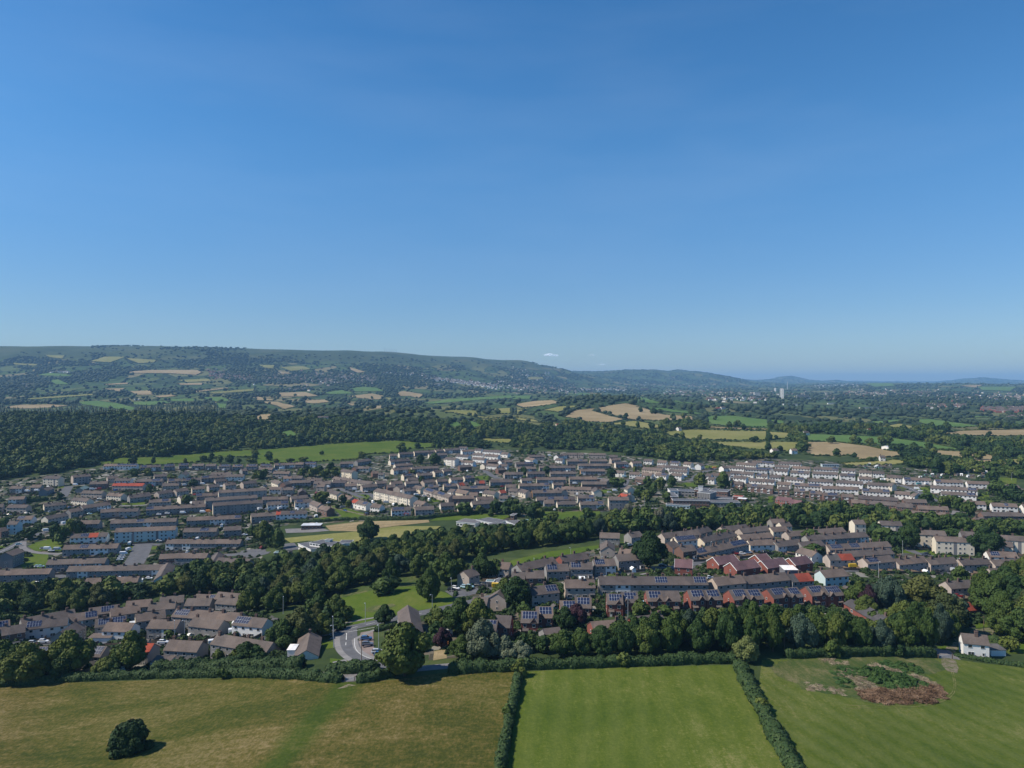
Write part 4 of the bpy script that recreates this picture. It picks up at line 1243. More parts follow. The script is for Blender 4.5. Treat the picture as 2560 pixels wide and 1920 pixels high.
    for o in opts:
        if o[0] == 's' and '-' in o:
            a, b = [int(q)/100 for q in o[1:].split('-')]
            if flip: a, b = 1-b, 1-a
            xa, xb = -hx+L*a, -hx+L*b; k = max(2, round((xb-xa)/1.02)); pw = (xb-xa)/k
            sl = math.hypot(hy+.3, s*(hy+.3)); ux, uz = (hy+.3)/sl, s*(hy+.3)/sl
            sb = MB()
            def P(x, q, off): return (x, -q*ux-uz*off, r-q*uz+ux*off)
            def plate(xx0, xx1, q0, q1, o0, o1, mt):
                sb.hexa([P(xx0,q1,o0), P(xx1,q1,o0), P(xx1,q0,o0), P(xx0,q0,o0), P(xx0,q1,o1), P(xx1,q1,o1), P(xx1,q0,o1), P(xx0,q0,o1)], mt)
            rows = 2 if sl > 3.6 else 1; ph = min(1.6, (sl-.8)/rows); q0 = .35
            step = rnd.random() < .35 and ty == 'h'
            for i in range(k):
                for j in range(rows):
                    if step and j == 1 and i > k*.6: continue
                    plate(xa+i*pw, xa+(i+1)*pw, q0+j*ph, q0+(j+1)*ph, .05, .08, 0)
                    plate(xa+i*pw+.045, xa+(i+1)*pw-.045, q0+j*ph+.045, q0+(j+1)*ph-.045, .07, .11, 1)
            sb.build('solar_panels', [M['alu'], M['solar']], root); ns += 1
    if ty == 'h' and rk != 'M':
        # small front gable and tiled porch canopy
        gx = hx*.45 if (BD_I[0] % 2 == 0) else -hx*.45
        gb = MB(); zt = e+1.35; y0 = -hy-.02; yb = -hy+2.6; gwid = 1.25
        gb.face([(gx-gwid,y0-.3,e-.25),(gx,y0-.3,zt),(gx,yb,zt),(gx-gwid,yb,e-.25)]); gb.face([(gx,y0-.3,zt),(gx+gwid,y0-.3,e-.25),(gx+gwid,yb,e-.25),(gx,yb,zt)])
        gb.face([(gx-gwid,y0-.3,e-.37),(gx-gwid,yb,e-.37),(gx,yb,zt-.12),(gx,y0-.3,zt-.12)]); gb.face([(gx,y0-.3,zt-.12),(gx,yb,zt-.12),(gx+gwid,yb,e-.37),(gx+gwid,y0-.3,e-.37)])
        gb.face([(gx-gwid,y0-.3,e-.25),(gx-gwid,y0-.3,e-.37),(gx,y0-.3,zt-.12),(gx,y0-.3,zt)]); gb.face([(gx,y0-.3,zt),(gx,y0-.3,zt-.12),(gx+gwid,y0-.3,e-.37),(gx+gwid,y0-.3,e-.25)])
        go = gb.build('gable_roof', [ROOF['n']], root)
        gf = MB(); gf.face([(gx-gwid+.2,-hy-.06,e-.3),(gx+gwid-.2,-hy-.06,e-.3),(gx,-hy-.06,zt-.2)]); gf.build('gable_wall', [WALL['r']], go)
        pb = MB(); px_ = -gx; pb.hexa([(px_-1.1,-hy-1.2,2.25),(px_+1.1,-hy-1.2,2.25),(px_+1.1,-hy-.01,2.7),(px_-1.1,-hy-.01,2.7),(px_-1.1,-hy-1.2,2.35),(px_+1.1,-hy-1.2,2.35),(px_+1.1,-hy-.01,2.95),(px_-1.1,-hy-.01,2.95)])
        pb.build('porch_canopy', [ROOF['n']], root); BD_I[0] += 1
    if ty == 'h' and rk == 'M':
        for sx in (-1, 1):
            bb = MB(); xx = sx*(hx+.2)
            for sg in (-1, 1):
                y1, z1 = sg*(hy+.32), r-s*(hy+.32)
                bb.hexa([(xx-.04,y1,z1-.28),(xx+.04,y1,z1-.28),(xx+.04,0,r-.28),(xx-.04,0,r-.28),(xx-.04,y1,z1+.04),(xx+.04,y1,z1+.04),(xx+.04,0,r+.04),(xx-.04,0,r+.04)])
            bb.build('bargeboard', [M['white']], root)
    if ty == 't' and near and rnd.random() < .5 and not gable_front:
        i = rnd.randrange(n); cx = -hx+uw*(i+.5)+uw*.28; pb = MB()
        pb.box(cx-1.0, cx+1.0, -hy-1.4, -hy-.01, -1, 2.3, 0); pb.box(cx-1.15, cx+1.15, -hy-1.55, -hy-.02, 2.3, 2.45, 1)
        pb.face([(cx-.7,-hy-1.405,.9),(cx+.7,-hy-1.405,.9),(cx+.7,-hy-1.405,2.1),(cx-.7,-hy-1.405,2.1)], 2)
        pb.build('porch', [WALL[rnd.choice('wgp')], ROOF['F'], M['glass']], root)
    pc = proj(c.x, c.y, gzv+r)
    wword = WORDW[wc]; rword = ''
    if ns: rword = ' with solar panels'
    elif rk == 'R' or any(o[0] == 'r' for o in opts): rword = ' with orange tiles'
    elif gw != wc: rword = ' with pale gable'
    tword = {'terraced_houses': 'terrace', 'house': 'house', 'block_of_flats': 'flats', 'bungalow': 'bungalow', 'brick_house': 'house', 'barn': 'barn'}[nm]
    if ty == 'h': ar = 'in brick row above the field trees' if rk != 'M' else 'in maroon roofed group'
    if pan[0] == 'C': area = 'farmland beyond estates'
    elif ty == 'h': area = 'red row above field trees' if rk != 'M' else 'maroon roofed group'
    else: area = estate(*pc)
    BREC.append((root, pc[0], pc[1], f"{wword} {tword}{rword}", area))
    root['category'] = {'terraced_houses': 'terrace', 'house': 'house', 'block_of_flats': 'flats', 'bungalow': 'bungalow', 'brick_house': 'house', 'barn': 'barn'}[nm]
    root['group'] = f"{tword} buildings in {area}"
    return root
BD_I = [0]
BLD = []
for ln in BD.strip().split('\n'):
    q = ln.split()
    BLD.append((building(q[0], *[float(k) for k in q[1:5]], q[5], q[6:]), ln))
COT = None
for o, ln in BLD:
    if ln.startswith('B3 1670 560'): COT = o
    if ln.startswith('B1 435'): CHAPEL = o
# ------------------------------------------------------------------ flat roofed blocks
def block_set(name, label, cat, blocks):
    c0 = None
    for (pan, x0, y0, x1, y1, d, h, wc, rk) in blocks:
        A, B = at(*pp(pan, x0, y0), h=h), at(*pp(pan, x1, y1), h=h); c = (A+B)/2; v = B-A; L = Vector((v.x, v.y, 0)).length
        rz = math.atan2(v.y, v.x)
        if c0 is None:
            c0 = c; root = empty(name, c, 0.0); tag(root, label, cat)
        w = MB(); w.box(-L/2, L/2, -d/2, d/2, -3, h-.35, 0)
        k = int(L/2.6)
        for i in range(k):
            x = -L/2+L*(i+.5)/k
            for z in ([.9] if h < 5 else [.9, 3.6]):
                w.face([(x-.9,-d/2-.03,z),(x+.9,-d/2-.03,z),(x+.9,-d/2-.03,z+1.2),(x-.9,-d/2-.03,z+1.2)], 1)
                w.face([(x-.9,-d/2-.02,z-.12),(x+.9,-d/2-.02,z-.12),(x+.9,-d/2-.02,z),(x-.9,-d/2-.02,z)], 2)
        FOOT.append((c.x, c.y, rz, L/2, d/2))
        o = w.build('wall', [WALL[wc], M['glass'], M['frame']], root); o.location = (c.x-c0.x, c.y-c0.y, c.z-c0.z); o.rotation_euler = (0, 0, rz)
        f = MB(); f.box(-L/2-.3, L/2+.3, -d/2-.3, d/2+.3, h-.35, h-.06, 0); f.face([(-L/2-.1,-d/2-.1,h-.05),(L/2+.1,-d/2-.1,h-.05),(L/2+.1,d/2+.1,h-.05),(-L/2-.1,d/2+.1,h-.05)], 1)
        f2 = f.build('flat_roof', [M['frame'], ROOF[rk]], o)
        if wc == 'g' and h > 9:
            rb = MB()
            for i in range(int(L/1.6)): rb.box(-L/2+i*1.6+.3, -L/2+i*1.6+.8, -d/2-.35, -d/2-.01, .5, h-.5)
            rb.build('wall_rib', [WALL['g']], o)
    return root
block_set('school', 'sprawling flat roofed brick school with ribbed grey hall block beside right hillside estate', 'school', [
 ('D5', 560, 955, 1180, 960, 10, 6.5, 'b', 'F'), ('D5', 1190, 985, 1700, 985, 12, 4, 'g', 'F'), ('D5', 505, 870, 620, 870, 26, 6, 'b', 'F'), ('D5', 500, 785, 640, 785, 16, 6.5, 'w', 'F'),
 ('D5', 655, 790, 940, 795, 14, 5.5, 'g', 'F'), ('D5', 1050, 815, 1265, 835, 14, 9.2, 'g', 'F'), ('D5', 960, 765, 1190, 775, 14, 7, 'b', 'F'), ('D5', 1230, 785, 1535, 800, 16, 7, 'b', 'F'),
 ('D5', 1010, 720, 1085, 722, 5, 11, 'w', 'F'), ('D5', 460, 1030, 860, 1045, 8, 3.5, 'l', 'F'), ('D5', 1300, 920, 1600, 930, 12, 4, 'g', 'F')])
block_set('playground_shelter', 'red canopied playground shelter at right end of the flat roofed school', 'shelter', [('D5', 1620, 890, 1780, 900, 8, 3.5, 'r', 'R'), ('D5', 1700, 930, 1840, 940, 6, 3, 'r', 'Z')])
block_set('sports_pavilion', 'small brick pavilion with white flat roof beside brown sports field', 'pavilion', [('A1', 402, 732, 565, 722, 9, 3.6, 'b', 'Z')])
block_set('clubhouse', 'white walled building with grey flat roofs in front of pale grass', 'clubhouse', [
 ('A1', 420, 895, 530, 925, 9, 4, 'w', 'F'), ('A1', 520, 885, 720, 890, 12, 5, 'w', 'F'), ('A1', 610, 857, 650, 855, 4, 6.5, 'l', 'F'), ('A1', 730, 880, 830, 870, 9, 4, 'w', 'F')])
block_set('nursery_school', 'low nursery school with dark flat roofs behind the woodland belt', 'school', [
 ('A1', 1770, 695, 1930, 700, 14, 3.6, 'w', 'F'), ('A1', 1960, 685, 2120, 700, 14, 3.6, 'w', 'F'), ('A1', 2030, 725, 2212, 735, 12, 3.4, 'g', 'F'), ('A2', 0, 700, 90, 722, 10, 3.4, 'w', 'F'), ('A2', 0, 640, 30, 640, 8, 6, 'b', 'F')])
block_set('garage_block', 'row of low flat roofed lock-up garages behind the car park', 'garages', [('B1', 2070, 105, 2190, 110, 6, 2.6, 'd', 'F')])
block_set('shipping_container', 'pale grey container hut standing at the car park edge', 'container', [('B1', 1995, 108, 2055, 104, 3, 3.6, 'g', 'E')])
block_set('green_hut', 'small green roofed hut left of the woodland belt beside yard', 'hut', [('A1', 165, 968, 245, 960, 5, 3, 'g', 'E')])
block_set('green_hut', 'teal roofed hut among trees at end of nursery school', 'hut', [('A2', 100, 690, 160, 692, 6, 4, 'c', 'E')])
block_set('extension', 'flat roofed brick extension hut between terrace ends in middle estate', 'extension', [('D4', 1475, 590, 1590, 590, 7, 4, 'b', 'F')])
block_set('industrial_shed', 'bright blue sheeted shed beyond the top terraces of right hillside', 'shed', [('D6', 925, 275, 1210, 278, 7, 3.4, 'l', 'F')])
def box_house(label, pan, x, y, L, d, h, wc, rk, cat='hut', name='outbuilding'):
    c = at(*pp(pan, x, y)); o = empty(name, c, 0); tag(o, label, cat)
    b = MB(); b.box(-L/2,L/2,-d/2,d/2,-1,h,0); b.build('wall', [WALL[wc]], o)
    b = MB(); b.hexa([(-L/2-.2,-d/2-.2,h),(L/2+.2,-d/2-.2,h),(L/2+.2,d/2+.2,h+.5),(-L/2-.2,d/2+.2,h+.5),(-L/2-.2,-d/2-.2,h+.12),(L/2+.2,-d/2-.2,h+.12),(L/2+.2,d/2+.2,h+.62),(-L/2-.2,d/2+.2,h+.62)]); b.build('roof', [ROOF[rk]], o)
    return o
box_house('white lean-to with dark roof against right end of white cottage', 'B3', 1955, 745, 5.0, 4.5, 2.2, 'w', 'x', 'lean-to', 'lean_to')
box_house('white lean-to on left side of the whitewashed gabled hall', 'B1', 318, 762, 2.6, 4, 2.8, 'w', 'Z', 'lean-to', 'lean_to')
box_house('faded caravan shaped white hut behind long low grey roof', 'B3', 1065, 395, 5.0, 2.4, 2.2, 'w', 'Z', 'caravan', 'caravan')
box_house('patchy brown roofed garage hut beside white tent', 'B0', 1410, 850, 6.5, 5, 2.3, 'w', 'n', 'garage', 'garage')
box_house('black boxy dormer extension with white roof on terrace', 'B3', 178, 130, 6.0, 6.5, 6.8, 'd', 'Z', 'extension', 'extension')
box_house('white walled garden house under the pine tree', 'B3', 1130, 280, 12, 6, 4.2, 'w', 'Z', 'house', 'garden_house')
box_house('white glazed porch house front in near left estate', 'B0', 880, 645, 9, 4, 2.6, 'w', 'n', 'extension', 'extension')
# ------------------------------------------------------------------ tower blocks and far town
def tower(pan, x, y, w, h, label):
    c = at(*pp(pan, x, y)); root = empty('tower_block', c, R(-28)); tag(root, label, 'tower block')
    b = MB(); b.box(-w/2,w/2,-w/2,w/2,-5,h)
    b.build('wall', [WALL['w']], root)
    b = MB()
    for i in range(int(h/2.9)-1):
        z = 2+i*2.9
        for k in range(2):
            x0 = -w/2+2+k*(w-2)/2
            b.box(x0+.6, x0+(w-2)/4-.6, -w/2-.08, -w/2, z, z+1.4); b.box(-w/2-.08, -w/2, x0+.6, x0+(w-2)/4-.6, z, z+1.4)
    b.build('window_bands', [M['glass']], root)['kind'] = 'stuff'
    b = MB(); b.box(-w/4,w/4,-w/4,w/4,h,h+3); b.build('roof_hut', [WALL['g']], root)
tower('C3', 121, 608, 18, 50, 'tall white tower block rising from the far valley town')
tower('C3', 62, 548, 15, 28, 'short pale tower block far left of tall white tower')
def slabb(pan, x, y, L, d, h, wc, label, cat='works building', name='factory'):
    c = at(*pp(pan, x, y)); root = empty(name, c, R(-8)); tag(root, label, cat)
    b = MB(); b.box(-L/2,L/2,-d/2,d/2,-5,h); b.build('wall', [WALL[wc]], root)
    b = MB(); b.box(-L/2-.5,L/2+.5,-d/2-.5,d/2+.5,h,h+.8); b.build('flat_roof', [ROOF['F']], root)
    b = MB(); [b.box(-L/2+1, L/2-1, -d/2-.1, -d/2, 3*i+1.2, 3*i+2.5) for i in range(int(h/3))]; b.build('window_band', [M['glass']], root)
slabb('C2', 2117, 590, 32, 20, 22, 'w', 'large white block building in far town left of tower')
slabb('C2', 2050, 588, 70, 20, 8, 'w', 'long low white factory in the far valley town')
slabb('C3', 300, 603, 60, 20, 14, 'g', 'grey office slab right of the tall white tower')
slabb('C3', 410, 612, 90, 20, 6, 'w', 'very long low pale warehouse right of the tower')
slabb('C3', 190, 668, 50, 16, 6, 'w', 'bright low shed below the tall white tower')
slabb('C3', 870, 698, 60, 16, 5, 'c', 'yellowish low shed amid trees of the right valley')
slabb('C3', 550, 658, 30, 12, 5, 'w', 'small white shed amid trees right of the tower')
slabb('C2', 1145, 535, 60, 25, 12, 'r', 'wide red brick building at foot of far ridge')
slabb('C3', 240, 600, 12, 12, 8, 'y', 'yellow gabled block beside grey office slab')
for i, (x, y) in enumerate([(1110, 208), (1130, 212), (1152, 213), (1172, 215), (1192, 217), (1212, 219)]):
    c = at(*pp('C1', x, y+3)); o = MB(); o.tube((0,0,-3),(0,0,42),1.6,.9,6); o.box(-5,5,-.5,.5,38,39.2)
    k = o.build('radio_mast', [M['metal']], None, c); tag(k, f'thin dark mast on the moor ridge, {ORD[i+1]} of six from left', 'mast', 'masts on the moor ridge')
o = MB(); o.tube((0,0,0),(0,0,75),4,3,8); k = o.build('chimney_stack', [M['metal']], None, at(*pp('C3', 168, 530))); tag(k, 'slim grey industrial stack on the skyline behind tall tower', 'chimney stack')
# far houses: one mass of small gabled houses
def far_houses(zones):
    vs = []; fs = []; mi = []
    for (pan, x0, x1, ya, yb, n, wm) in zones:
        for _ in range(n):
            t = rnd.random(); x = x0+(x1-x0)*t; yc = ya+(yb-ya)*t; y = yc+rnd.gauss(0, wm[1])
            px, py = pp(pan, x, y); c = at(px, py)
            if c.y > 15000 or c.y < 1500: continue
            L = rnd.uniform(7, 17); d = 7; e = 5; r = 8; a = rnd.uniform(-.6, .5); ca, sa = math.cos(a), math.sin(a); k = len(vs)
            for (lx, ly, lz) in [(-L/2,-d/2,-3),(L/2,-d/2,-3),(L/2,d/2,-3),(-L/2,d/2,-3),(-L/2,-d/2,e),(L/2,-d/2,e),(L/2,d/2,e),(-L/2,d/2,e),(-L/2,0,r),(L/2,0,r)]:
                vs.append((c.x+lx*ca-ly*sa, c.y+lx*sa+ly*ca, c.z+lz))
            m = wm[0] if rnd.random() < wm[2] else rnd.choice((0, 1, 2))
            for q, mm in (((0,1,5,4),m),((1,2,6,9,5),m),((3,0,4,8,7),m),((2,3,7,6),m),((4,5,9,8),3),((6,7,8,9),3)):
                fs.append(tuple(k+i for i in q)); mi.append(mm)
    me = bpy.data.meshes.new('far_houses'); me.from_pydata(vs, [], fs)
    for m in (WALL['w'], WALL['p'], WALL['r'], ROOF['n']): me.materials.append(m)
    me.polygons.foreach_set('material_index', mi); me.update()
    o = link(bpy.data.objects.new('far_houses', me)); tag(o, 'tiny pale houses scattered over the far valley town and hillsides', 'houses', None, 'stuff')
far_houses([('C1', 30, 1040, 440, 440, 420, (1, 22, .7)), ('C1', 1440, 2080, 425, 510, 330, (0, 9, .95)), ('C1', 2080, 2212, 480, 500, 40, (0, 20, .9)), ('C1', 1100, 1500, 395, 405, 50, (0, 6, .9)),
 ('C1', 1500, 1640, 490, 495, 20, (0, 3, .9)), ('C0', 1790, 2212, 390, 450, 150, (2, 22, .6)), ('C0', 410, 640, 380, 384, 24, (0, 3, .9)), ('C0', 150, 400, 490, 505, 16, (1, 6, .9)),
 ('C2', 0, 560, 500, 530, 180, (1, 20, .6)), ('C2', 570, 1000, 535, 535, 90, (0, 8, .8)), ('C2', 1050, 1700, 490, 500, 60, (1, 8, .7)), ('C2', 1300, 2212, 545, 590, 100, (1, 22, .6)), ('C2', 0, 330, 380, 440, 60, (0, 25, .8)),
 ('C2', 1680, 2212, 610, 620, 40, (0, 15, .8)), ('C3', 400, 780, 500, 495, 60, (0, 7, .8)), ('C3', 650, 1480, 565, 565, 150, (1, 13, .6)), ('C3', 1480, 2212, 590, 600, 70, (1, 22, .8)),
 ('C3', 1040, 1700, 668, 680, 110, (2, 6, .6)), ('C3', 1850, 2240, 705, 715, 160, (2, 9, .8)), ('C3', 0, 600, 560, 600, 30, (1, 18, .8)), ('C1', 200, 480, 535, 540, 16, (0, 5, .9)), ('C3', 2080, 2230, 780, 785, 24, (1, 5, .8))])
bands(BREC, 11)
# ------------------------------------------------------------------ cars
def free(x, y, pad=1.0):
    for (cx, cy, rz, hx, hy) in FOOT:
        dx, dy = x-cx, y-cy
        if abs(dx) > hx+20 or abs(dy) > hx+20: continue
        ca, sa = math.cos(rz), math.sin(rz)
        if abs(dx*ca+dy*sa) < hx+pad and abs(-dx*sa+dy*ca) < hy+pad: return False
    return True
CARM = {}
for k, c in {'white': (.72,.72,.72), 'silver': (.42,.44,.46), 'dark': (.025,.028,.035), 'blue': (.03,.10,.24), 'grey': (.12,.13,.16), 'red': (.35,.03,.025), 'teal': (.06,.25,.27), 'yellow': (.65,.42,.03), 'orange': (.60,.22,.06), 'pale blue': (.30,.48,.55)}.items():
    m, nt, b = newmat('car_paint_'+k.replace(' ', '_'), .28, .5); b.inputs['Base Color'].default_value = (*c, 1); CARM[k] = m
TYRE = plain('tyre', (.02,.02,.02), .9)
def loft(secs, mats=0):
    b = MB(); n = len(secs[0])
    for s in secs: b.v += s
    for i in range(len(secs)-1):
        for j in range(n):
            k = (j+1) % n; b.f.append((i*n+j, i*n+k, (i+1)*n+k, (i+1)*n+j)); b.m.append(0)
    b.f.append(tuple(range(n))[::-1]); b.m.append(0); b.f.append(tuple((len(secs)-1)*n+i for i in range(n))); b.m.append(0)
    return b
def ring(x, hw, z0, z1, r=.12): return [(x,-hw,z0+r),(x,-hw+r,z0),(x,hw-r,z0),(x,hw,z0+r),(x,hw,z1-r),(x,hw-r,z1),(x,-hw+r,z1),(x,-hw,z1-r)]
CBODY = {}; CGLASS = {}
def car_meshes(kind, colour):
    if (kind, colour) in CBODY: return
    if kind == 'car': S = [(-2.1,.70,.35,.75),(-2.0,.82,.25,.95),(-1.2,.87,.22,1.0),(.6,.87,.22,.98),(1.5,.84,.22,.86),(2.0,.74,.28,.72),(2.1,.60,.38,.60)]; G = [(-1.95,.62,.9,1.0),(-1.5,.66,.9,1.42),(-.6,.68,.9,1.5),(.35,.66,.9,1.42),(1.05,.60,.85,.93)]
    else: S = [(-2.5,.90,.35,1.9),(-2.4,.95,.3,2.1),(1.2,.95,.3,2.1),(1.5,.94,.3,1.9),(2.1,.90,.3,1.15),(2.5,.80,.35,.95)]; G = [(1.1,.80,1.2,1.98),(1.45,.86,1.2,1.85),(1.98,.80,1.1,1.22)]
    me = loft([ring(*s) for s in S]).mesh('body', [CARM[colour]]); CBODY[(kind, colour)] = me
    if kind not in CGLASS: CGLASS[kind] = loft([ring(*s, .05) for s in G]).mesh('windows', [M['glass']])
    if 'wheel' not in CGLASS:
        b = MB(); b.tube((0,-.11,0),(0,.11,0),.31,.31,12); CGLASS['wheel'] = b.mesh('wheel', [TYRE])
        b = MB(); b.box(-1.0,.2,-.58,.58,1.45,1.52); CGLASS['roof'] = None
CARREC = []; CARXY = []
def car(pan, x, y, colour='white', kind='car', deg=0.0, text=None):
    c = at(*pp(pan, x, y)); car_meshes(kind, colour)
    nm = 'parked_van' if kind == 'van' else 'parked_car'
    o = empty(nm, c+Vector((0,0,.03+c.z*0+.0006*c.y*3)), R(deg)); o['category'] = kind; o['group'] = kind+'s parked in the streets'
    shared('body', CBODY[(kind, colour)], o, (0,0,0)); shared('windows', CGLASS[kind], o, (0,0,0))
    if kind == 'car':
        r = MB() if 'top'+colour not in CBODY else None
        if r is not None: 
            r.hexa([(-1.55,-.60,1.40),(.30,-.60,1.36),(.30,.60,1.36),(-1.55,.60,1.40),(-1.4,-.52,1.53),(.15,-.52,1.47),(.15,.52,1.47),(-1.4,.52,1.53)]); CBODY['top'+colour] = r.mesh('roof', [CARM[colour]])
        shared('roof', CBODY['top'+colour], o, (0,0,0))
    if c.y < 650:
        for wx in (-1.35, 1.35):
            for wy in (-.78, .78): shared('wheel', CGLASS['wheel'], o, (wx, wy, .31))
    pc = proj(c.x, c.y, c.z); CARXY.append((c.x, c.y))
    if text: o['label'] = text
    else: CARREC.append((o, pc[0], pc[1], f"{colour} parked {kind}", estate(*pc)))
car('B1', 953, 632, 'blue', 'car', 12, 'bright blue hatchback, topmost of four cars on the brick paved bay')
car('B1', 962, 682, 'grey', 'car', 10, 'slate grey car parked second from top on the brick paved bay')
car('B1', 1052, 748, 'silver', 'car', 5, 'silver car squeezed behind the lower blue car on paved bay')
car('B1', 1075, 772, 'blue', 'car', -3, 'blue hatchback parked lowest on the brick paved bay by big tree')
for a in [('B0',1410,662,'white','car',4),('B0',1655,602,'white','car',70),('B0',2030,575,'white','van',20),('B0',1858,672,'white','van',25),('B0',1140,634,'silver','car',5),('B0',1570,605,'dark','car',80),('B0',375,655,'white','car',5),('B0',285,668,'silver','car',5),('B0',880,600,'silver','car',20),
 ('A1',1805,1290,'pale blue','car',-25),('A1',1848,1286,'pale blue','car',-25),('A1',1925,1275,'dark','car',-25),('A1',1975,1270,'dark','car',-25),('A1',1690,1312,'dark','car',0),('A1',1725,1300,'white','car',-30),('A1',2085,1285,'yellow','van',5),
 ('A0',1110,965,'white','van',80),('A0',162,918,'pale blue','car',40),('A0',410,958,'white','van',5),('A0',445,972,'white','car',5),('A0',495,962,'silver','van',5),('A0',370,955,'grey','car',5),('A0',1375,888,'white','car',0),('A0',400,798,'white','van',40),('A0',325,1110,'pale blue','car',5),('A0',355,1110,'pale blue','car',5),
 ('A0',1035,1052,'white','car',15),('A0',1045,1034,'white','car',15),('A0',1055,1017,'silver','car',15),('A0',1068,1000,'white','van',15),('A0',1162,1168,'white','car',10),('A0',1955,828,'white','car',10),('A0',2115,835,'white','car',10),('A0',1150,355,'white','car',0),('A0',800,415,'white','car',0),
 ('A1',50,945,'red','car',80),('A1',2212,1300,'white','car',0),('A1',1300,655,'red','car',0),('A1',1260,655,'orange','car',0),
 ('A2',1302,1108,'dark','car',5),('A2',1930,1000,'red','car',0),('A2',1990,1000,'white','car',0),('A2',2045,990,'white','car',10),('A2',1705,1210,'white','car',30),('A2',1018,925,'silver','car',30),('A2',2195,990,'dark','car',0),
 ('A3',1462,1152,'dark','car',0),('A3',1622,1158,'dark','car',0),('A3',1712,1164,'white','car',0),('A3',1600,1150,'silver','van',80),('A3',1642,1370,'red','car',0),('A3',1615,1345,'dark','van',0),('A3',1375,1003,'dark','car',0),('A3',1348,1010,'grey','car',0),('A3',735,1112,'yellow','van',0),('A3',770,1062,'yellow','car',0),
 ('D7',362,598,'white','van',-20),('D7',422,632,'white','car',-20),('D7',528,515,'white','van',20),('D7',400,520,'teal','van',0),('D7',50,505,'grey','car',0),('D7',2105,1075,'white','van',0),('D6',1985,580,'white','van',0),('D6',2045,580,'white','van',20),('D6',535,828,'white','van',0),
 ('D1',1525,1052,'white','van',60),('D1',950,1085,'white','van',0),('D1',680,1090,'white','car',0),('D1',1292,1070,'white','van',0),('D1',1392,1060,'orange','van',0),('D1',2105,1015,'white','van',60),('D1',535,1108,'white','car',0),('D1',930,1050,'white','car',0),('D1',1630,630,'white','van',0),('D1',1290,582,'white','van',0),
 ('D2',1705,815,'white','van',0),('D2',1750,852,'white','car',0),('D2',1795,848,'white','car',0),('D2',1900,852,'white','car',0),('D2',1680,745,'white','van',0),('D2',70,1155,'white','van',60),('D2',415,1145,'white','van',60),('D2',190,1155,'silver','car',0),('D2',1225,1165,'silver','car',60),
 ('D3',700,995,'white','car',20),('D3',765,985,'dark','car',20),('D3',560,940,'grey','car',20),('D3',790,645,'white','van',0),('D3',40,1110,'silver','van',0),('D3',1180,500,'white','car',0),
 ('D4',650,230,'white','van',0),('D4',1940,595,'pale blue','van',0),('D4',1090,715,'white','van',0),('D4',1120,825,'white','van',0),('D4',590,1080,'white','van',0),('D4',1780,840,'white','van',0),('D5',925,468,'white','van',0),('D5',1240,470,'dark','van',0),('D5',1290,445,'orange','van',0),
 ('D0',1600,555,'white','van',0),('D0',1305,530,'white','van',0),('D0',580,605,'white','car',0),('D0',640,630,'white','van',0),('D0',470,640,'white','van',0),('D0',1720,770,'white','car',0),('D0',1715,935,'white','car',0),('D0',1800,935,'white','car',0),('D0',470,1020,'white','car',0),('D0',1550,1030,'pale blue','car',0)]: car(*a)
for (cx, cy, rz, hx, hy) in list(FOOT):
    if cy > 950 or hx < 4 or len(CARREC) > 285: continue
    f = Vector((math.sin(rz), -math.cos(rz))); t = Vector((math.cos(rz), math.sin(rz)))
    for k in range(rnd.choice((0, 1, 1, 2))):
        q = rnd.uniform(-hx+1, hx-1); s = rnd.choice((1, 1, -1)); dd = hy+rnd.uniform(9, 13); x, y = cx+t.x*q+f.x*dd*s, cy+t.y*q+f.y*dd*s
        if not free(x, y, 2.2) or any(abs(x-a)+abs(y-b) < 6 for a, b in CARXY): continue
        P_ = proj(x, y, gz(x, y))
        if not (10 < P_[0] < 2550): continue
        car('Z', P_[0], P_[1], rnd.choice(['white','white','white','silver','dark','grey','blue','red']), rnd.choice(['car','car','van']), math.degrees(rz)+rnd.choice((0, 90))+rnd.uniform(-6, 6))
bands(CARREC, 12)
# ------------------------------------------------------------------ street lamps, poles
LREC = []
def lamp(pan, x, y, h=8.0, wood=False):
    c = at(*pp(pan, x, y))
    o = empty('telegraph_pole' if wood else 'street_lamp', c, R(rnd.uniform(-30, 30)))
    b = MB(); b.tube((0,0,-.5),(0,0,h),.14 if wood else .11,.10 if wood else .07,8)
    b.build('pole', [M['wood'] if wood else M['metal']], o)
    if wood:
        b = MB(); b.box(-.9,.9,-.06,.06,h-.7,h-.55); b.box(-.7,-.6,-.05,.05,h-.55,h-.4); b.box(.6,.7,-.05,.05,h-.55,h-.4); b.build('crossarm', [M['wood']], o)
    else:
        b = MB(); b.tube((0,0,h),(0,-1.2,h+.25),.05,.05,6); b.build('arm', [M['metal']], o)
        b = MB(); b.box(-.15,.15,-1.75,-1.1,h+.18,h+.32); b.build('lantern', [M['alu']], o)
    pc = proj(c.x, c.y, c.z); o['category'] = 'pole' if wood else 'street lamp'; o['group'] = 'telegraph poles' if wood else 'street lamps along the roads'
    LREC.append((o, pc[0], pc[1], 'dark wooden telegraph pole~' if wood else 'slim grey street lamp~', 'standing among houses and roads'))
for a in [('B1',945,475),('B1',1523,400),('B1',665,600),('B1',235,400),('B2',1002,440),('A2',1218,1105),('B0',1508,618),('B0',1595,622),('A3',1163,985),('A1',1688,1345),('B3',955,85),('B3',1635,45),('A2',190,1160),('A2',508,1060),('A2',772,1150),('A2',1650,1010),('A2',1718,1000),('A0',2125,970),('A0',1150,900),('B1',1060,690),('B1',670,690),('D1',1150,560),('D5',1210,345),('D5',80,1070),('D7',2000,420),('A1',960,680)]: lamp(*a)
for a in [('B1',912,838,8.5,True),('B3',1330,700,8.0,True),('B3',140,720,7.0,True),('B3',1865,560,6.5,True),('B0',1110,730,6,True)]: lamp(*a)
bands(LREC, 12)
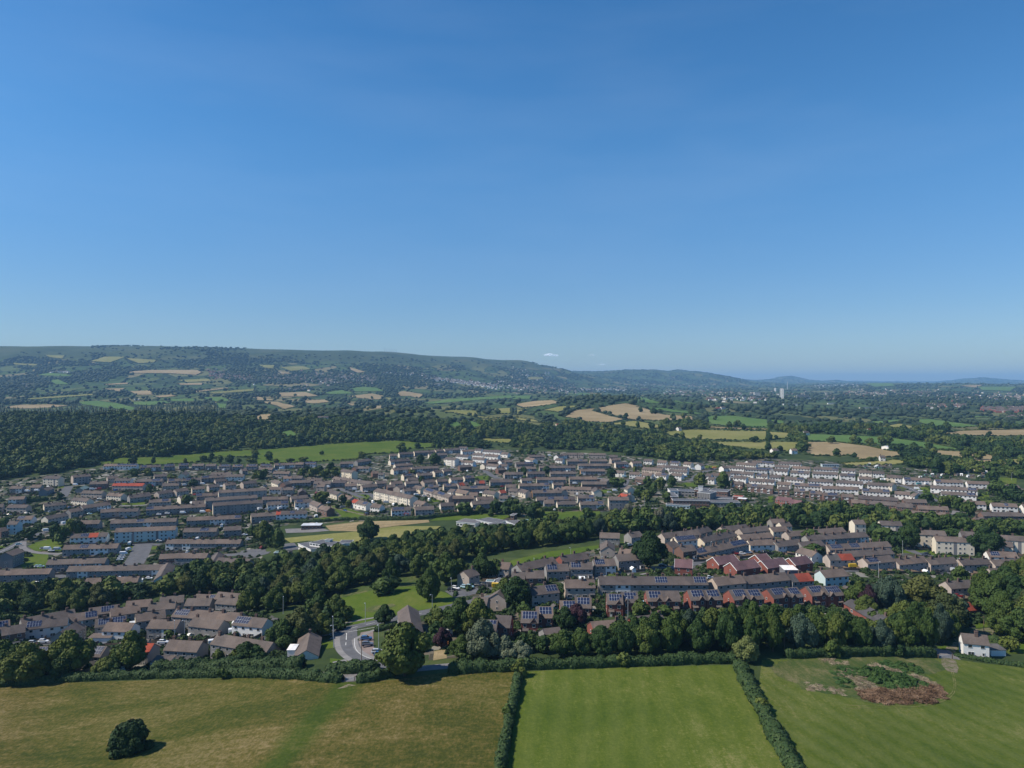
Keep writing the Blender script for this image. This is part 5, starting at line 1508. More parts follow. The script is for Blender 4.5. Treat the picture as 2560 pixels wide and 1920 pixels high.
# ------------------------------------------------------------------ gates, low walls, tents, pile
def tri_tent(label, pan, x, y, w, h, mat):
    c = at(*pp(pan, x, y)); b = MB()
    b.face([(-w/2,-1.5,0),(w/2,-1.5,0),(w/2*.6,0,h)]); b.face([(w/2,-1.5,0),(w/2,1.5,0),(w/2*.6,0,h)]); b.face([(w/2,1.5,0),(-w/2,1.5,0),(w/2*.6,0,h)]); b.face([(-w/2,1.5,0),(-w/2,-1.5,0),(w/2*.6,0,h)])
    tag(b.build('canopy_tent', [mat], None, c), label, 'tent')
tri_tent('pale mint triangular sail tent beside the patchy garage hut', 'B0', 1410, 770, 4.2, 3.2, M['white'])
tri_tent('orange and white play tent on lawn in near left estate', 'B0', 290, 610, 3.0, 1.8, CARM['orange'])
tri_tent('dark red play tent on lawn in near left estate', 'B0', 385, 590, 4.0, 1.8, CARM['red'])
tri_tent('yellow play tent in front garden of the brick row', 'B2', 1000, 405, 2.5, 1.7, CARM['yellow'])
tri_tent('orange slide toy in garden right of the biggest tree', 'B1', 1640, 660, 2.5, 1.8, CARM['orange'])
def pool(label, pan, x, y, r):
    c = at(*pp(pan, x, y)); b = MB(); b.tube((0,0,0),(0,0,.9),r,r,18); tag(b.build('paddling_pool', [CARM['pale blue']], None, c), label, 'pool')
pool('round blue garden pool between first and second pairs of the brick row', 'B2', 1135, 312, 2.2)
pool('round light blue garden pool between middle pairs of the brick row', 'B2', 1480, 312, 2.4)
def gate(label, pan, xa, ya, xb, yb):
    A, B = at(*pp(pan, xa, ya)), at(*pp(pan, xb, yb)); c = (A+B)/2; v = B-A; L = v.length
    o = empty('field_gate', c, math.atan2(v.y, v.x)); tag(o, label, 'gate')
    b = MB(); [b.tube((-L/2,0,z),(L/2,0,z),.035,.035,6) for z in (.25,.5,.75,1.0,1.2)]; b.tube((-L/2,0,.2),(L/2,0,1.2),.03,.03,6); b.build('bars', [M['metal']], o)
    for x in (-L/2-.1, L/2+.1): b = MB(); b.box(x-.1,x+.1,-.1,.1,-.3,1.5); b.build('gate_post', [M['wood']], o)
gate('metal field gate between hedges at the meadow lane entrance', 'B1', 772, 985, 850, 975)
gate('metal field gate across the track beside the white cottage hedge', 'B3', 1475, 782, 1590, 786)
# ------------------------------------------------------------------ garden sheds and fences
SREC = []; FREC = []
SHEDC = [('brown', M['timber']), ('dark', M['wood']), ('white', M['white']), ('green', plain('green_paint', (.10,.22,.19), .8)), ('grey', M['pave'])]
SHM = {}
for nm, m in SHEDC:
    b = MB(); b.box(-1.3,1.3,-1,1,-1.2,1.9,0); SHM[nm] = (b.mesh('wall', [m]), slab_roof(2.6, 2.0, 1.95, 2.6, -1.4, 1.4, .12, .06).mesh('roof', [ROOF['x'] if nm != 'white' else M['white']]))
    b = MB(); b.box(-.4,.4,-1.04,-1.0,0,1.75); DSH = b.mesh('door', [M['wood']])
def shed(x, y, rz, area=None):
    nm = rnd.choice(['brown','dark','white','green','grey','white','grey'] if area is None else ['brown','dark','green','green','grey','grey','white'])
    o = empty('garden_shed', (x, y, gz(x, y)), rz); shared('wall', SHM[nm][0], o, (0,0,0)); shared('roof', SHM[nm][1], o, (0,0,0)); shared('door', DSH, o, (0,0,0))
    pc = proj(x, y, gz(x, y)); o['category'] = 'shed'; o['group'] = 'garden sheds behind the houses'
    SREC.append((o, pc[0], pc[1], f"{nm} garden shed", area or estate(*pc)))
for fi, (cx, cy, rz, hx, hy) in enumerate(list(FOOT)):
    if cy > 1000 or hx < 4: continue
    if fi < len(KIND) and (KIND[fi][0] == 'b' or BLD[fi][0] is COT): continue
    f = Vector((math.sin(rz), -math.cos(rz))); t = Vector((math.cos(rz), math.sin(rz)))
    for k in range(max(1, int(hx/7))):
        if rnd.random() < .5 and len(SREC) < 215:
            q = rnd.uniform(-hx+2, hx-2); s = rnd.choice((1, 1, -1)); dd = hy+rnd.uniform(6, 11)
            x, y = cx+t.x*q+f.x*dd*s, cy+t.y*q+f.y*dd*s
            if free(x, y, 1.8): shed(x, y, rz+rnd.choice((0, R(90))))
    if cy < 1000 and hx > 4.5 and fi < len(KIND) and not KIND[fi][1]:
        b = MB(); n = max(1, round(2*hx/6.3)); dep = rnd.uniform(6, 9); y1 = -hy-dep
        ok = all(free(cx+t.x*q*hx+f.x*(hy+dep), cy+t.y*q*hx+f.y*(hy+dep), .4) for q in (-.9, -.3, .3, .9))
        if ok and len(FREC) < 285 and rnd.random() < .85:
            z = lambda lx, ly: gz(cx+t.x*lx-math.sin(rz)*ly, cy+t.y*lx+math.cos(rz)*ly)
            z0 = gz(cx, cy); pieces = []
            def run(xa, ya, xb, yb):
                m = max(1, int(math.dist((xa,ya),(xb,yb))/2.4))
                for i in range(m):
                    p = (xa+(xb-xa)*i/m, ya+(yb-ya)*i/m); q = (xa+(xb-xa)*(i+1)/m, ya+(yb-ya)*(i+1)/m)
                    za, zb = z(*p)-z0, z(*q)-z0; ex = .03
                    ox, oy = (0, ex) if xa != xb else (ex, 0)
                    b.hexa([(p[0]-ox,p[1]-oy,za-.2),(q[0]-ox,q[1]-oy,zb-.2),(q[0]+ox,q[1]+oy,zb-.2),(p[0]+ox,p[1]+oy,za-.2),(p[0]-ox,p[1]-oy,za+1.35),(q[0]-ox,q[1]-oy,zb+1.35),(q[0]+ox,q[1]+oy,zb+1.35),(p[0]+ox,p[1]+oy,za+1.35)], 0)
                    b.box(p[0]-.07, p[0]+.07, p[1]-.07, p[1]+.07, za-.2, za+1.5, 1)
            run(-hx, y1, hx, y1)
            for i in range(n+1): run(-hx+2*hx*i/n, y1+.1, -hx+2*hx*i/n, -hy-.3)
            o = b.build('garden_fence', [M['timber'], M['wood']], None, (cx, cy, z0)); o.rotation_euler = (0,0,rz)
            pc = proj(cx+f.x*dep, cy+f.y*dep, z0); o['category'] = 'fence'; o['group'] = 'timber fences dividing the front gardens'
            FREC.append((o, pc[0], pc[1], 'timber garden fence', estate(*pc)))
for _ in range(60):
    x, y = pp('D7', rnd.uniform(380, 1560), rnd.uniform(250, 395)); c = at(x, y-1)
    if free(c.x, c.y, 2): shed(c.x, c.y, rnd.uniform(-.5, .5), 'the allotments')
for _ in range(14):
    x, y = pp('D6', rnd.uniform(1430, 2200), rnd.uniform(290, 370)); c = at(x, y)
    if free(c.x, c.y, 2): shed(c.x, c.y, 0, 'the allotments')
bands(SREC, 13); bands(FREC, 13)
# ------------------------------------------------------------------ trees
def icos(n):
    import bmesh
    bm = bmesh.new(); bmesh.ops.create_icosphere(bm, subdivisions=n, radius=1.0)
    v = np.array([q.co[:] for q in bm.verts]); f = np.array([[q.index for q in p.verts] for p in bm.faces]); bm.free(); return v, f
ICO1, ICO2, ICO3 = icos(1), icos(2), icos(3)
def crown(seed, kind, nleaf, leaf, K=18, ico=ICO2):
    """unit crown: radius 1, base z about .1, top 1. returns verts, tris(core), quads(leaves)"""
    g_ = np.random.default_rng(seed); cs = []; rs = []
    for i in range(K):
        for _ in range(40):
            a = g_.uniform(0, 2*math.pi); z = g_.uniform(.0, 1); rr = math.sqrt(g_.uniform(0, 1))
            if kind == 'round': prof_ = (1-abs(2*z-.85)**2.2 if z < .95 else .1); prof_ = max(prof_, .08)
            elif kind == 'tall': prof_ = max(.08, math.sin(math.pi*min(1, z*.95+.12))**.8)
            elif kind == 'cone': prof_ = max(.05, 1-z)
            else: prof_ = math.sqrt(max(0, 1-z*z))
            r = g_.uniform(.24, .42)*(20/K)**.33 if kind != 'cone' else .12+.22*(1-z)
            R_ = max(0, prof_-r*.75)*rr
            c = np.array([math.cos(a)*R_, math.sin(a)*R_, .16+z*.66 if kind != 'bush' else .05+z*.6])
            if not cs or min(np.linalg.norm(c-q) for q in cs) > .16*(20/K)**.33: break
        cs.append(c); rs.append(r)
    cs = np.array(cs); rs = np.array(rs); zs = .55     # vertical radius factor (unit z is height)
    V = []; T = []; off = 0
    for c, r in zip(cs, rs):
        v = ico[0]*(1+.16*g_.standard_normal((len(ico[0]), 1)))*r*.80; v = v*np.array([1, 1, zs])+c
        V.append(v); T.append(ico[1]+off); off += len(v)
    w = rs**2/np.sum(rs**2); k = g_.choice(len(cs), nleaf, p=w)
    d = g_.standard_normal((nleaf, 3)); d /= np.linalg.norm(d, axis=1)[:, None]; d[:, 2] = np.where(d[:, 2] < -.35, -d[:, 2], d[:, 2])
    p = cs[k]+d*(rs[k]*(g_.uniform(.84, 1.12, nleaf)))[:, None]*np.array([1, 1, zs])
    n = d*1.0+g_.standard_normal((nleaf, 3))*.42; n /= np.linalg.norm(n, axis=1)[:, None]
    t = np.cross(n, g_.standard_normal((nleaf, 3))); t /= np.linalg.norm(t, axis=1)[:, None]; b = np.cross(n, t)
    s = (leaf*g_.uniform(.6, 1.25, nleaf))[:, None]; zf = np.array([1, 1, .62])
    q = np.stack([p-t*s-b*s*.6, p+t*s*.8-b*s, p+t*s+b*s*.7, p-t*s*.7+b*s], 1)
    q = (q-p[:, None])*zf+p[:, None]
    V.append(q.reshape(-1, 3)); Q = np.arange(nleaf*4).reshape(-1, 4)+off
    return np.concatenate(V), np.concatenate(T), Q
def crown_mesh(name, c, mat): return np_mesh(name, c[0], [c[1], c[2]], mat)
NHI = 6
CR = {}
def get_crown(kind, i, tone):
    k = (kind, i, tone)
    if k not in CR:
        if (kind, i) not in CR: CR[(kind, i)] = crown(100+i*7+len(kind), kind, 9000, .046, 36)
        CR[k] = crown_mesh('crown', CR[(kind, i)], LEAF[tone])
    return CR[k]
TRK = []
for i in range(3):
    b = MB(); b.tube((0,0,-.06),(0,0,.30),.055,.036,8)
    for k in range(5):
        a = k*2.4+i; r0 = .24+.03*k
        b.tube((0,0,r0),(math.cos(a)*.38,math.sin(a)*.38,r0+.24),.024,.008,5)
    b.tube((0,0,.30),(.02,.01,.8),.036,.01,6)
    TRK.append(b.mesh('trunk', [M['bark']]))
TREES = []    # x, y, w, h, tone, kind, area, text
def T(pan, x, y, h, w, tone='n', kind='round', text=None, area=None):
    c = at(*pp(pan, x, y)); TREES.append([c.x, c.y, w, h, tone, kind, area, text])
T('Z',328,1876,10.5,11.5,'n','bush','lone dark round tree standing in the dry meadow')
T('Z',1012,1690,16.5,17.5,'n','round','largest broad green tree overhanging the hedge beside the paved bay')
T('Z',921,1351,15.5,19,'n','round','big dark round tree alone beside the sports field')
T('Z',1073,1504,15,12,'n','round','open crowned tree with bare lower trunk on the sloping green')
for a in [(799,1550,13,13),(840,1552,11,11),(709,1622,11,13),(805,1592,9,10),(962,1562,8,9),(1150,1590,14,14),(1195,1592,14,14),(1120,1575,9,9),(1095,1580,9,10),(1155,1648,8,9),(1412,1578,9,9),(1599,1546,7,9),(1652,1541,5,9),(1625,1422,19,18),
 (1527,1482,8,10),(1477,1492,6,6),(1663,1480,4.5,6),(1732,1477,5,7),(1372,1500,8,14),(1340,1460,6,9),(1290,1520,13,15),(1262,1510,11,12),(1310,1545,6,8),(1818,1352,9,14),(1783,1318,15,13),(1752,1218,15,16),(1807,1222,15,16),(1620,1222,13,12),(1652,1226,14,13),(1678,1220,13,12),(1636,1238,12,12),(1600,1245,10,12),(1618,1255,11,13),(1668,1255,9,12),
 (1527,1198,13,14),(1543,1218,12,20),(1588,1195,13,7),(1367,1184,8,11),(1309,1186,8,11),(1312,1208,8,12),(1424,1232,5,8),(1300,1292,13,16),(1340,1288,12,13),(1325,1302,11,14),(1285,1280,12,14),(1350,1300,10,10),
 (1006,1131,15,17),(1045,1121,6,8),(1099,1124,11,9),(1110,1122,8,6),(1051,1160,13,14),(1086,1163,14,18),(1162,1287,11,19),(1198,1284,7,9),(1240,1287,13,14),(1272,1292,15,16),(1228,1292,5,6),(1030,1186,7,8),(1053,1205,7,9),
 (661,1196,11,15),(646,1198,11,14),(672,1151,11,15),(690,1159,6,9),(726,1156,7,12),(756,1154,8,16),(805,1138,7,8),(755,1192,10,14),(785,1192,13,15),(812,1194,13,16),(842,1194,15,17),(795,1184,12,14),(828,1180,12,14),(770,1180,9,10),
 (907,1147,11,9),(924,1147,6,8),(800,1257,13,18),(858,1260,9,10),(872,1270,8,7),(845,1272,5,6),(660,1358,17,17),(640,1350,13,12),(678,1368,8,8),(335,1190,9,13),(370,1189,9,14),(428,1197,6,13),(483,1218,8,12),(374,1234,10,9),(465,1260,9,13),(384,1161,11,7),(333,1161,10,12),(463,1158,6,6),
 (508,1155,10,13),(525,1156,9,10),(550,1158,10,12),(575,1158,10,12),(597,1160,8,8),(625,1158,9,12),(1085,1120,8,9),
 (71,1348,11,14),(156,1360,14,13),(178,1342,14,14),(195,1330,10,12),(140,1345,12,10),(10,1330,11,14),(150,1249,7,8),(280,1158,15,7),
 (2318,1257,10,14),(2372,1270,13,17),(2388,1265,9,10),(2396,1277,12,11),(2419,1290,14,13),(2492,1240,13,18),(2530,1252,13,18),(2550,1258,13,14),(2482,1208,14,15),(2341,1187,17,17),(2310,1167,15,17),(2370,1187,15,18),(2396,1184,13,16),(2288,1160,9,11),(2275,1168,9,10),(2420,1170,12,13),(2455,1175,12,14),(2500,1180,12,15),(2540,1190,12,18),
 (2276,1372,19,14),(2175,1332,13,12),(2212,1362,12,18),(2190,1352,12,15),(2240,1370,12,14),(2461,1388,18,22),(2394,1384,10,10),(2372,1384,7,7),(2027,1354,7,16),(2035,1388,6,14),(2377,1340,6,16),(2440,1330,9,14),(2500,1330,10,14),(2070,1300,13,12),(2110,1305,11,13),(1995,1304,8.5,12),(1958,1308,8.5,12),(1268,1795,3.6,4),(1300,1690,5,5),(1560,1664,4,6),(2080,1642,4.6,6),(2250,1642,4,5),(1905,1775,3.4,4.5),(560,1696,4,5),(1115,1462,16,16),(978,1464,14,10),(1045,1442,12,11),(1204,1447,13,14),(1236,1442,9,9),(955,1487,7,13),(975,1480,8,12),(1150,1445,10,11),(1095,1448,11,11),
 (2150,1524,12,12),(2165,1540,9,10),(2262,1580,12,14),(2245,1555,7,10),(2200,1560,7,9),(2530,1548,18,19),(2486,1545,17,18),(2562,1530,16,18),(2550,1605,12,14),(2590,1600,14,16),(2500,1590,10,10),(2460,1440,6,9),(2400,1455,7,9),
 (8,1700,14,15),(42,1702,13,13),(66,1708,14,17),(172,1690,16,17),(150,1700,11,10),(115,1690,6,10),(327,1676,14,14),(300,1682,10,10),(265,1690,7,9),(360,1526,8,7),(345,1535,9,8),(616,1654,7,10),(640,1660,6,8),(590,1660,5,7),(622,1532,13,12),(640,1520,13,12),(20,1560,6,8),(262,1560,3,4),(425,1598,4,6),(500,1560,4,5),(545,1655,4,5)]: T('Z', *a)
for a in [(750,1608,14,14,'y'),(722,1605,11,10,'y'),(1205,1648,14,13,'s'),(1262,1650,8,9,'s'),(1300,1655,7,8,'s'),(1170,1655,5,6,'e'),(1440,1567,9,8,'u'),(1105,1620,7,7,'u'),(1572,1312,18,10,'g'),(1652,1322,18,10,'g'),(1640,1330,11,8,'g'),(695,1372,13,10,'g'),(2402,1305,7,17,'e'),(2474,1273,8,15,'u'),
          (2222,1532,16,13,'k'),(2205,1525,13,11,'k'),(2172,1535,12,8,'u'),(2263,1540,5,5,'u'),(2308,1534,16,22,'y'),(2365,1580,15,18,'y'),(2522,1628,6,7,'y'),(2205,1372,5,5,'e'),(1595,1325,9,10,'e'),(1470,1300,10,12,'e'),(1420,1330,9,10,'e'),(2385,1545,10,12,'k'),(1380,1305,9,11,'y'),(1868,1656,8.5,9,'e')]: T('Z', a[0], a[1], a[2], a[3], a[4], 'tall' if a[4] == 'g' else 'round')
for i in range(len(TREES)):
    if TREES[i][7] is None: TREES[i][6] = None
occ = {}
def poisson_ok(x, y, r):
    k = (int(x//8), int(y//8))
    for i in range(-2, 3):
        for j in range(-2, 3):
            for (a, b, rr) in occ.get((k[0]+i, k[1]+j), ()):
                if (a-x)**2+(b-y)**2 < (r+rr)**2*.25: return False
    occ.setdefault(k, []).append((x, y, r)); return True
for t in TREES: poisson_ok(t[0], t[1], t[2]*.6)
def inpoly(poly, x, y):
    c = False; j = len(poly)-1
    for i in range(len(poly)):
        if (poly[i][1] > y) != (poly[j][1] > y) and x < (poly[j][0]-poly[i][0])*(y-poly[i][1])/(poly[j][1]-poly[i][1])+poly[i][0]: c = not c
        j = i
    return c
SILS = {'b': ([640,700,760,830,900,960,1050,1150,1280,1400,1480,1550,1640,1750,1900,2020,2100,2200,2260,2380,2440,2560],[1392,1386,1372,1362,1356,1340,1322,1316,1308,1300,1290,1278,1272,1266,1258,1262,1256,1264,1280,1292,1300,1302]),
 'l': ([0,100,180,215,270,330,380,420,460,640],[1458,1455,1444,1460,1450,1456,1460,1440,1408,1398]),
 'r': ([1150,1280,1400,1500,1560,1620,1700,1800,1900,1950,2050,2130,2160,2200,2240,2280,2400],[1605,1594,1582,1570,1555,1540,1525,1510,1498,1512,1518,1528,1548,1548,1540,1510,1500])}
def cap(sil, x, y, h):
    if not sil: return h
    px, py = proj(x, y, gz(x, y)); return min(h, (py-float(np.interp(px, *SILS[sil])))*y/F+rnd.uniform(-.5, 1.2))
def wood(poly, sp, hr, tones, area, tries=9000, kind='round', sil=None):
    W3 = [at(*p) for p in poly]; P = [(w.x, w.y) for w in W3]
    xs = [p[0] for p in P]; ys = [p[1] for p in P]; m = 0
    for _ in range(tries):
        x, y = rnd.uniform(min(xs), max(xs)), rnd.uniform(min(ys), max(ys))
        if not inpoly(P, x, y) or not free(x, y, 2.5): continue
        s = sp*rnd.uniform(.85, 1.2)
        if poisson_ok(x, y, s):
            h = cap(sil, x, y, rnd.uniform(*hr))
            if h < 3.5: continue
            TREES.append([x, y, s*rnd.uniform(1.45, 1.85)*(1 if h > 7 else .75), h, rnd.choice(tones), kind if rnd.random() < .8 else 'tall', area, None]); m += 1
    return m
print('belt', wood(PL('Z', 690,1530, 770,1512, 830,1492, 880,1470, 960,1450, 1060,1432, 1110,1420, 1180,1392, 1290,1375, 1410,1360, 1500,1345, 1500,1322, 1380,1326, 1280,1330, 1180,1345, 1050,1368, 960,1388, 850,1398, 760,1410, 700,1430, 650,1450, 640,1500), 7.6, (10, 15), 'nnnnnkye'[:7], 'central woodland belt', sil='b'))
print('belt2', wood(PL('Z', 1480,1318, 1600,1294, 1780,1294, 1920,1294, 2060,1276, 2230,1294, 2400,1312, 2600,1322, 2800,1330, 2800,1352, 2600,1345, 2400,1345, 2280,1332, 2100,1325, 1920,1322, 1800,1325, 1500,1338), 7.6, (9, 14), 'nnnnke', 'right woodland belt', sil='b'))
print('left', wood(PL('Z', -250,1545, -40,1535, 130,1530, 215,1532, 300,1504, 380,1494, 440,1486, 600,1482, 690,1490, 640,1440, 560,1432, 430,1442, 300,1470, 200,1482, -40,1486, -250,1495), 7.4, (9, 14), 'nnnny', 'left woodland belt', sil='l'))
print('hedge row', wood(PL('Z', 1150,1654, 1300,1648, 1500,1644, 1850,1642, 2000,1632, 2340,1630, 2385,1590, 2400,1550, 2330,1530, 2300,1565, 2050,1578, 1850,1588, 1500,1604, 1400,1610, 1230,1630), 5.6, (12, 17), 'nnnnnnkn', 'line behind the mown fields', sil='r'))
print('small', wood(PL('B1', 640,480, 760,440, 820,460, 700,540, 560,560, 430,600, 350,560, 500,420), 5, (4, 9), 'nny', 'clump left of the junction', 400))
wood(PL('B3', 1900,200, 2260,100, 2260,680, 2050,620, 1930,440, 1840,330), 7.5, (11, 16), 'nnny', 'wood at the right edge', 3000)
wood(PL('B1', 1240,520, 1600,440, 1640,620, 1560,720, 1400,760, 1250,640), 4.5, (3, 6), 'nnyu', 'gardens right of paved bay', 300)
# woods and hedgerows beyond the estates: sampled over the slopes in view
def TB(px): return float(np.interp(px, [0,60,140,230,330,480,640,700,860,940,1000,1100,1280,1500,1560,1700,1850,2000,2150,2230,2330,2480,2560], [1200,1190,1182,1165,1152,1140,1136,1140,1136,1128,1120,1118,1122,1126,1138,1156,1152,1140,1150,1158,1178,1186,1200]))
FARN = []
yv = 1205.0
while yv > 862:
    st = 2.2+(yv-960)*.022 if yv > 960 else 1.8
    sx = 12.0 if yv > 1085 else (10.0 if yv > 1040 else 7.0)
    x = -330.0
    while x < 2890:
        px = x+rnd.uniform(-.6, .6)*sx; py = yv+rnd.uniform(-.6, .6)*st; x += sx
        if py > TB(px): continue
        c = at(px, py)
        near_f = [f for f in FIELDS if abs(f[0][0]-px) < 620]
        up = 9*F/c.y
        if any(inpoly(f, px, py) for f in near_f): continue
        low = any(inpoly(f, px, py-up*k) for f in near_f for k in (.3, .65, 1.0))
        if low and rnd.random() < .45: continue
        pz = c.z; nzv = noise.noise(Vector((c.x*.0032, c.y*.0020, 3))) if c.y < 3000 else noise.noise(Vector((c.x*.0018, c.y*.0012, 3)))+.35*noise.noise(Vector((c.x*.006, c.y*.004, 8)))
        if pz > 255+60*noise.noise(Vector((c.x*.002, 7, 0))) and not (230 < px < 620 and py > 858 and nzv > -.25 and pz < 430): 
            if rnd.random() > (.12 if pz < 330 else .0): continue
        elif c.y > 1500 and rnd.random() < ((.80 if nzv < .02 else (.45 if nzv < .2 else .1)) if c.y < 3000 else (.90 if nzv < -.02 else .02)) and not (px < 600 and py > 1005): continue
        if not free(c.x, c.y, 3): continue
        big = 1.0+max(0, (c.y-1500))/6000
        conif = (px < 560 and 1012 < py < 1040)
        h = rnd.uniform(7.5, 15)*(.8 if pz > 200 else 1); w = rnd.uniform(10, 16)*big*(1.3 if c.y < 1500 else 1)
        if 1008 < py < 1062 and c.y < 2000 and px > 560: h = min(h, 8.5)
        if low: h = rnd.uniform(2.0, 3.6); w = min(w, 6); conif = False
        FARN.append([c.x, c.y, (7 if conif else w), h*1.25 if conif else h, 1 if conif else 0])
    yv -= st
# hedges round far fields
for f in FIELDS:
    W3 = [at(*p) for p in f]
    for a, b in zip(W3, W3[1:]+W3[:1]):
        L = (b-a).length
        if L > 1500: continue
        stp = max(4.5, a.y/330); k = int(L/stp)
        for i in range(k):
            t = (i+rnd.random())/k; x, y = a.x+(b.x-a.x)*t, a.y+(b.y-a.y)*t
            big = rnd.random() < .05
            if rnd.random() < .1: continue
            FARN.append([x, y, rnd.uniform(8, 12) if big else stp*1.25, rnd.uniform(7, 11) if big else rnd.uniform(1.6, 3.0), 0])
# lone trees in fields
for pan, x, y in [('C2',1110,728),('C2',985,788),('C2',1392,786),('C2',1205,742),('C2',1235,742),('C2',1285,738),('C2',1480,786),('C2',1470,965),('C2',2092,988),('C2',1760,796),('C2',1878,868),('C2',1952,850),('C2',1998,880),('C2',1540,875),('C2',1640,866),('C2',1215,892),('C2',1285,885),('C2',1550,748),('C3',740,1000),('C3',880,1012),('C3',980,1008),('C3',1048,1008),('C3',1395,1046),('C3',1720,1135),('C3',1835,1140),('C3',550,998),('C3',780,1006),('C3',1150,1065),('C3',1990,1190),('C3',1430,1110),('C1',75,628),('C1',340,590),('C1',402,678),('C1',1000,615),('C1',2090,742),('C1',1830,1005),('C1',1940,1040),('C0',2110,636),('C0',2165,646),('C0',1910,642),('C0',1810,690)]:
    c = at(*pp(pan, x, y)); TREES.append([c.x, c.y, rnd.uniform(13, 17), rnd.uniform(11, 14), 'n', 'round', 'fields beyond the estates', None])
for q in TREES: q.append(q[3]/q[1])
order = sorted(TREES, key=lambda q: (q[7] is None, -q[8]))
IND = order[:296]; REST = order[296:]
TREC = []
TONEW = {'n': 'green', 'y': 'yellowish', 'u': 'purple', 's': 'silvery', 'k': 'bluish', 'e': 'pale', 'g': 'greyish'}
for (x, y, w, h, tone, kind, area, text, _) in IND:
    o = empty('tree', (x, y, gz(x, y)), rnd.uniform(0, 6.28)); o['category'] = 'tree'
    i = rnd.randrange(NHI if kind == 'round' else 2)
    c = bpy.data.objects.new('crown', get_crown(kind, i, tone)); c.scale = (w/2*rnd.uniform(.94, 1.06), w/2, h); link(c, o)
    t = bpy.data.objects.new('trunk', TRK[i % 3]); t.scale = (w/2, w/2, h); link(t, o)
    if text: o['label'] = text
    else:
        pc = proj(x, y, gz(x, y)+h/2); ar = area or (estate(*pc)+' gardens' if pc[1] > 1125 else 'the fields beyond')
        o['group'] = 'trees in '+ar; sz = 'tall' if h > 13 else ('small' if h < 7.5 else 'medium')
        TREC.append((o, pc[0], pc[1], f"{sz} {TONEW[tone]} tree", ar))
bands(TREC, 16)
def merged(name, items, temps, mat, label, cat):
    """items: x, y, w, h, z ; templates: verts, tris, quads"""
    Vs = []; Ts = []; Qs = []; A = []; off = 0
    for (x, y, w, h, z, tone) in items:
        v, t, q = temps[rnd.randrange(len(temps))]; a = rnd.uniform(0, 6.28); ca, sa = math.cos(a), math.sin(a)
        X = (v[:, 0]*ca-v[:, 1]*sa)*w/2+x; Y = (v[:, 0]*sa+v[:, 1]*ca)*w/2+y; Z = v[:, 2]*h+z
        Vs.append(np.stack([X, Y, Z], -1)); Ts.append(t+off); A.append(np.full(len(v), tone))
        if q is not None: Qs.append(q+off)
        off += len(v)
    F_ = [np.concatenate(Ts)]+([np.concatenate(Qs)] if Qs else [])
    o = link(bpy.data.objects.new(name, np_mesh(name, np.concatenate(Vs), F_, mat, False, {'tone': np.concatenate(A)})))
    tag(o, label, cat, None, 'stuff'); return o
TM = [crown(300+i, 'round', 340, .15, 9, ICO1) for i in range(5)]
TB_ = [crown(330+i, 'bush', 130, .26, 5, ICO1) for i in range(4)]
def blobs(seed, sq=False):
    g_ = np.random.default_rng(seed); v, f = ICO2 if not sq else ICO1
    v = v*(1+.22*g_.standard_normal((len(v), 1))); v = v*np.array([1, 1, .5])+np.array([0, 0, .5]); return v, f, None
TF = [blobs(400+i) for i in range(6)]; TF1 = [blobs(430+i, True) for i in range(6)]
def cone(seed):
    g_ = np.random.default_rng(seed); n = 7; vs = []; f = []
    for k in range(3):
        z0 = .1+.26*k; r = 1-.28*k; b = len(vs)
        for i in range(n):
            a = 6.283*i/n; rr = r*g_.uniform(.7, 1.1); vs.append((math.cos(a)*rr, math.sin(a)*rr, z0+g_.uniform(-.04, .04)))
        vs.append((g_.uniform(-.05, .05), g_.uniform(-.05, .05), z0+.42 if k < 2 else 1.0))
        for i in range(n): f.append((b+i, b+(i+1) % n, b+n))
    return np.array(vs), np.array(f), None
TC = [cone(450+i) for i in range(4)]
mid = [(x, y, w, h, gz(x, y), rnd.random()) for (x, y, w, h, tn, kd, ar, tx, _) in REST]
nearf = [f for f in FARN if f[1] < 1500 and f[4] == 0]; farf = [f for f in FARN if 1500 <= f[1] < 2600 and f[4] == 0]; vfar = [f for f in FARN if f[1] >= 2600 and f[4] == 0]; con = [f for f in FARN if f[4] == 1]
def conv(L):
    o_ = []
    for f in L:
        q = noise.noise(Vector((f[0]*.011, f[1]*.008, 5))); s = 1+.55*q if f[3] > 5 else 1
        o_.append((f[0], f[1], f[2]*(1+.3*q if f[3] > 5 else 1), f[3]*s, gz(f[0], f[1])-.4, min(1, max(0, .5+.9*noise.noise(Vector((f[0]*.02, f[1]*.012, 1)))+rnd.uniform(-.25, .25)))))
    return o_
print('trees', len(IND), len(mid), len(nearf), len(farf), len(vfar), len(con))
merged('woodland', mid+conv(nearf), TM, M['wood_leaf'], 'dense mass of broadleaf woodland trees behind and between the estates', 'woodland')
merged('far_woodland', conv(farf), TF, M['fardark'], 'distant hedgerow trees and copses across the fields', 'woodland')
merged('hill_woodland', conv(vfar), TF1, M['fardark'], 'bluish woods and hedges over the far valley and mountain side', 'woodland')
merged('conifer_plantation', conv(con), TC, M['fardark'], 'dark pointed conifer plantation along the left wood crest', 'woodland')
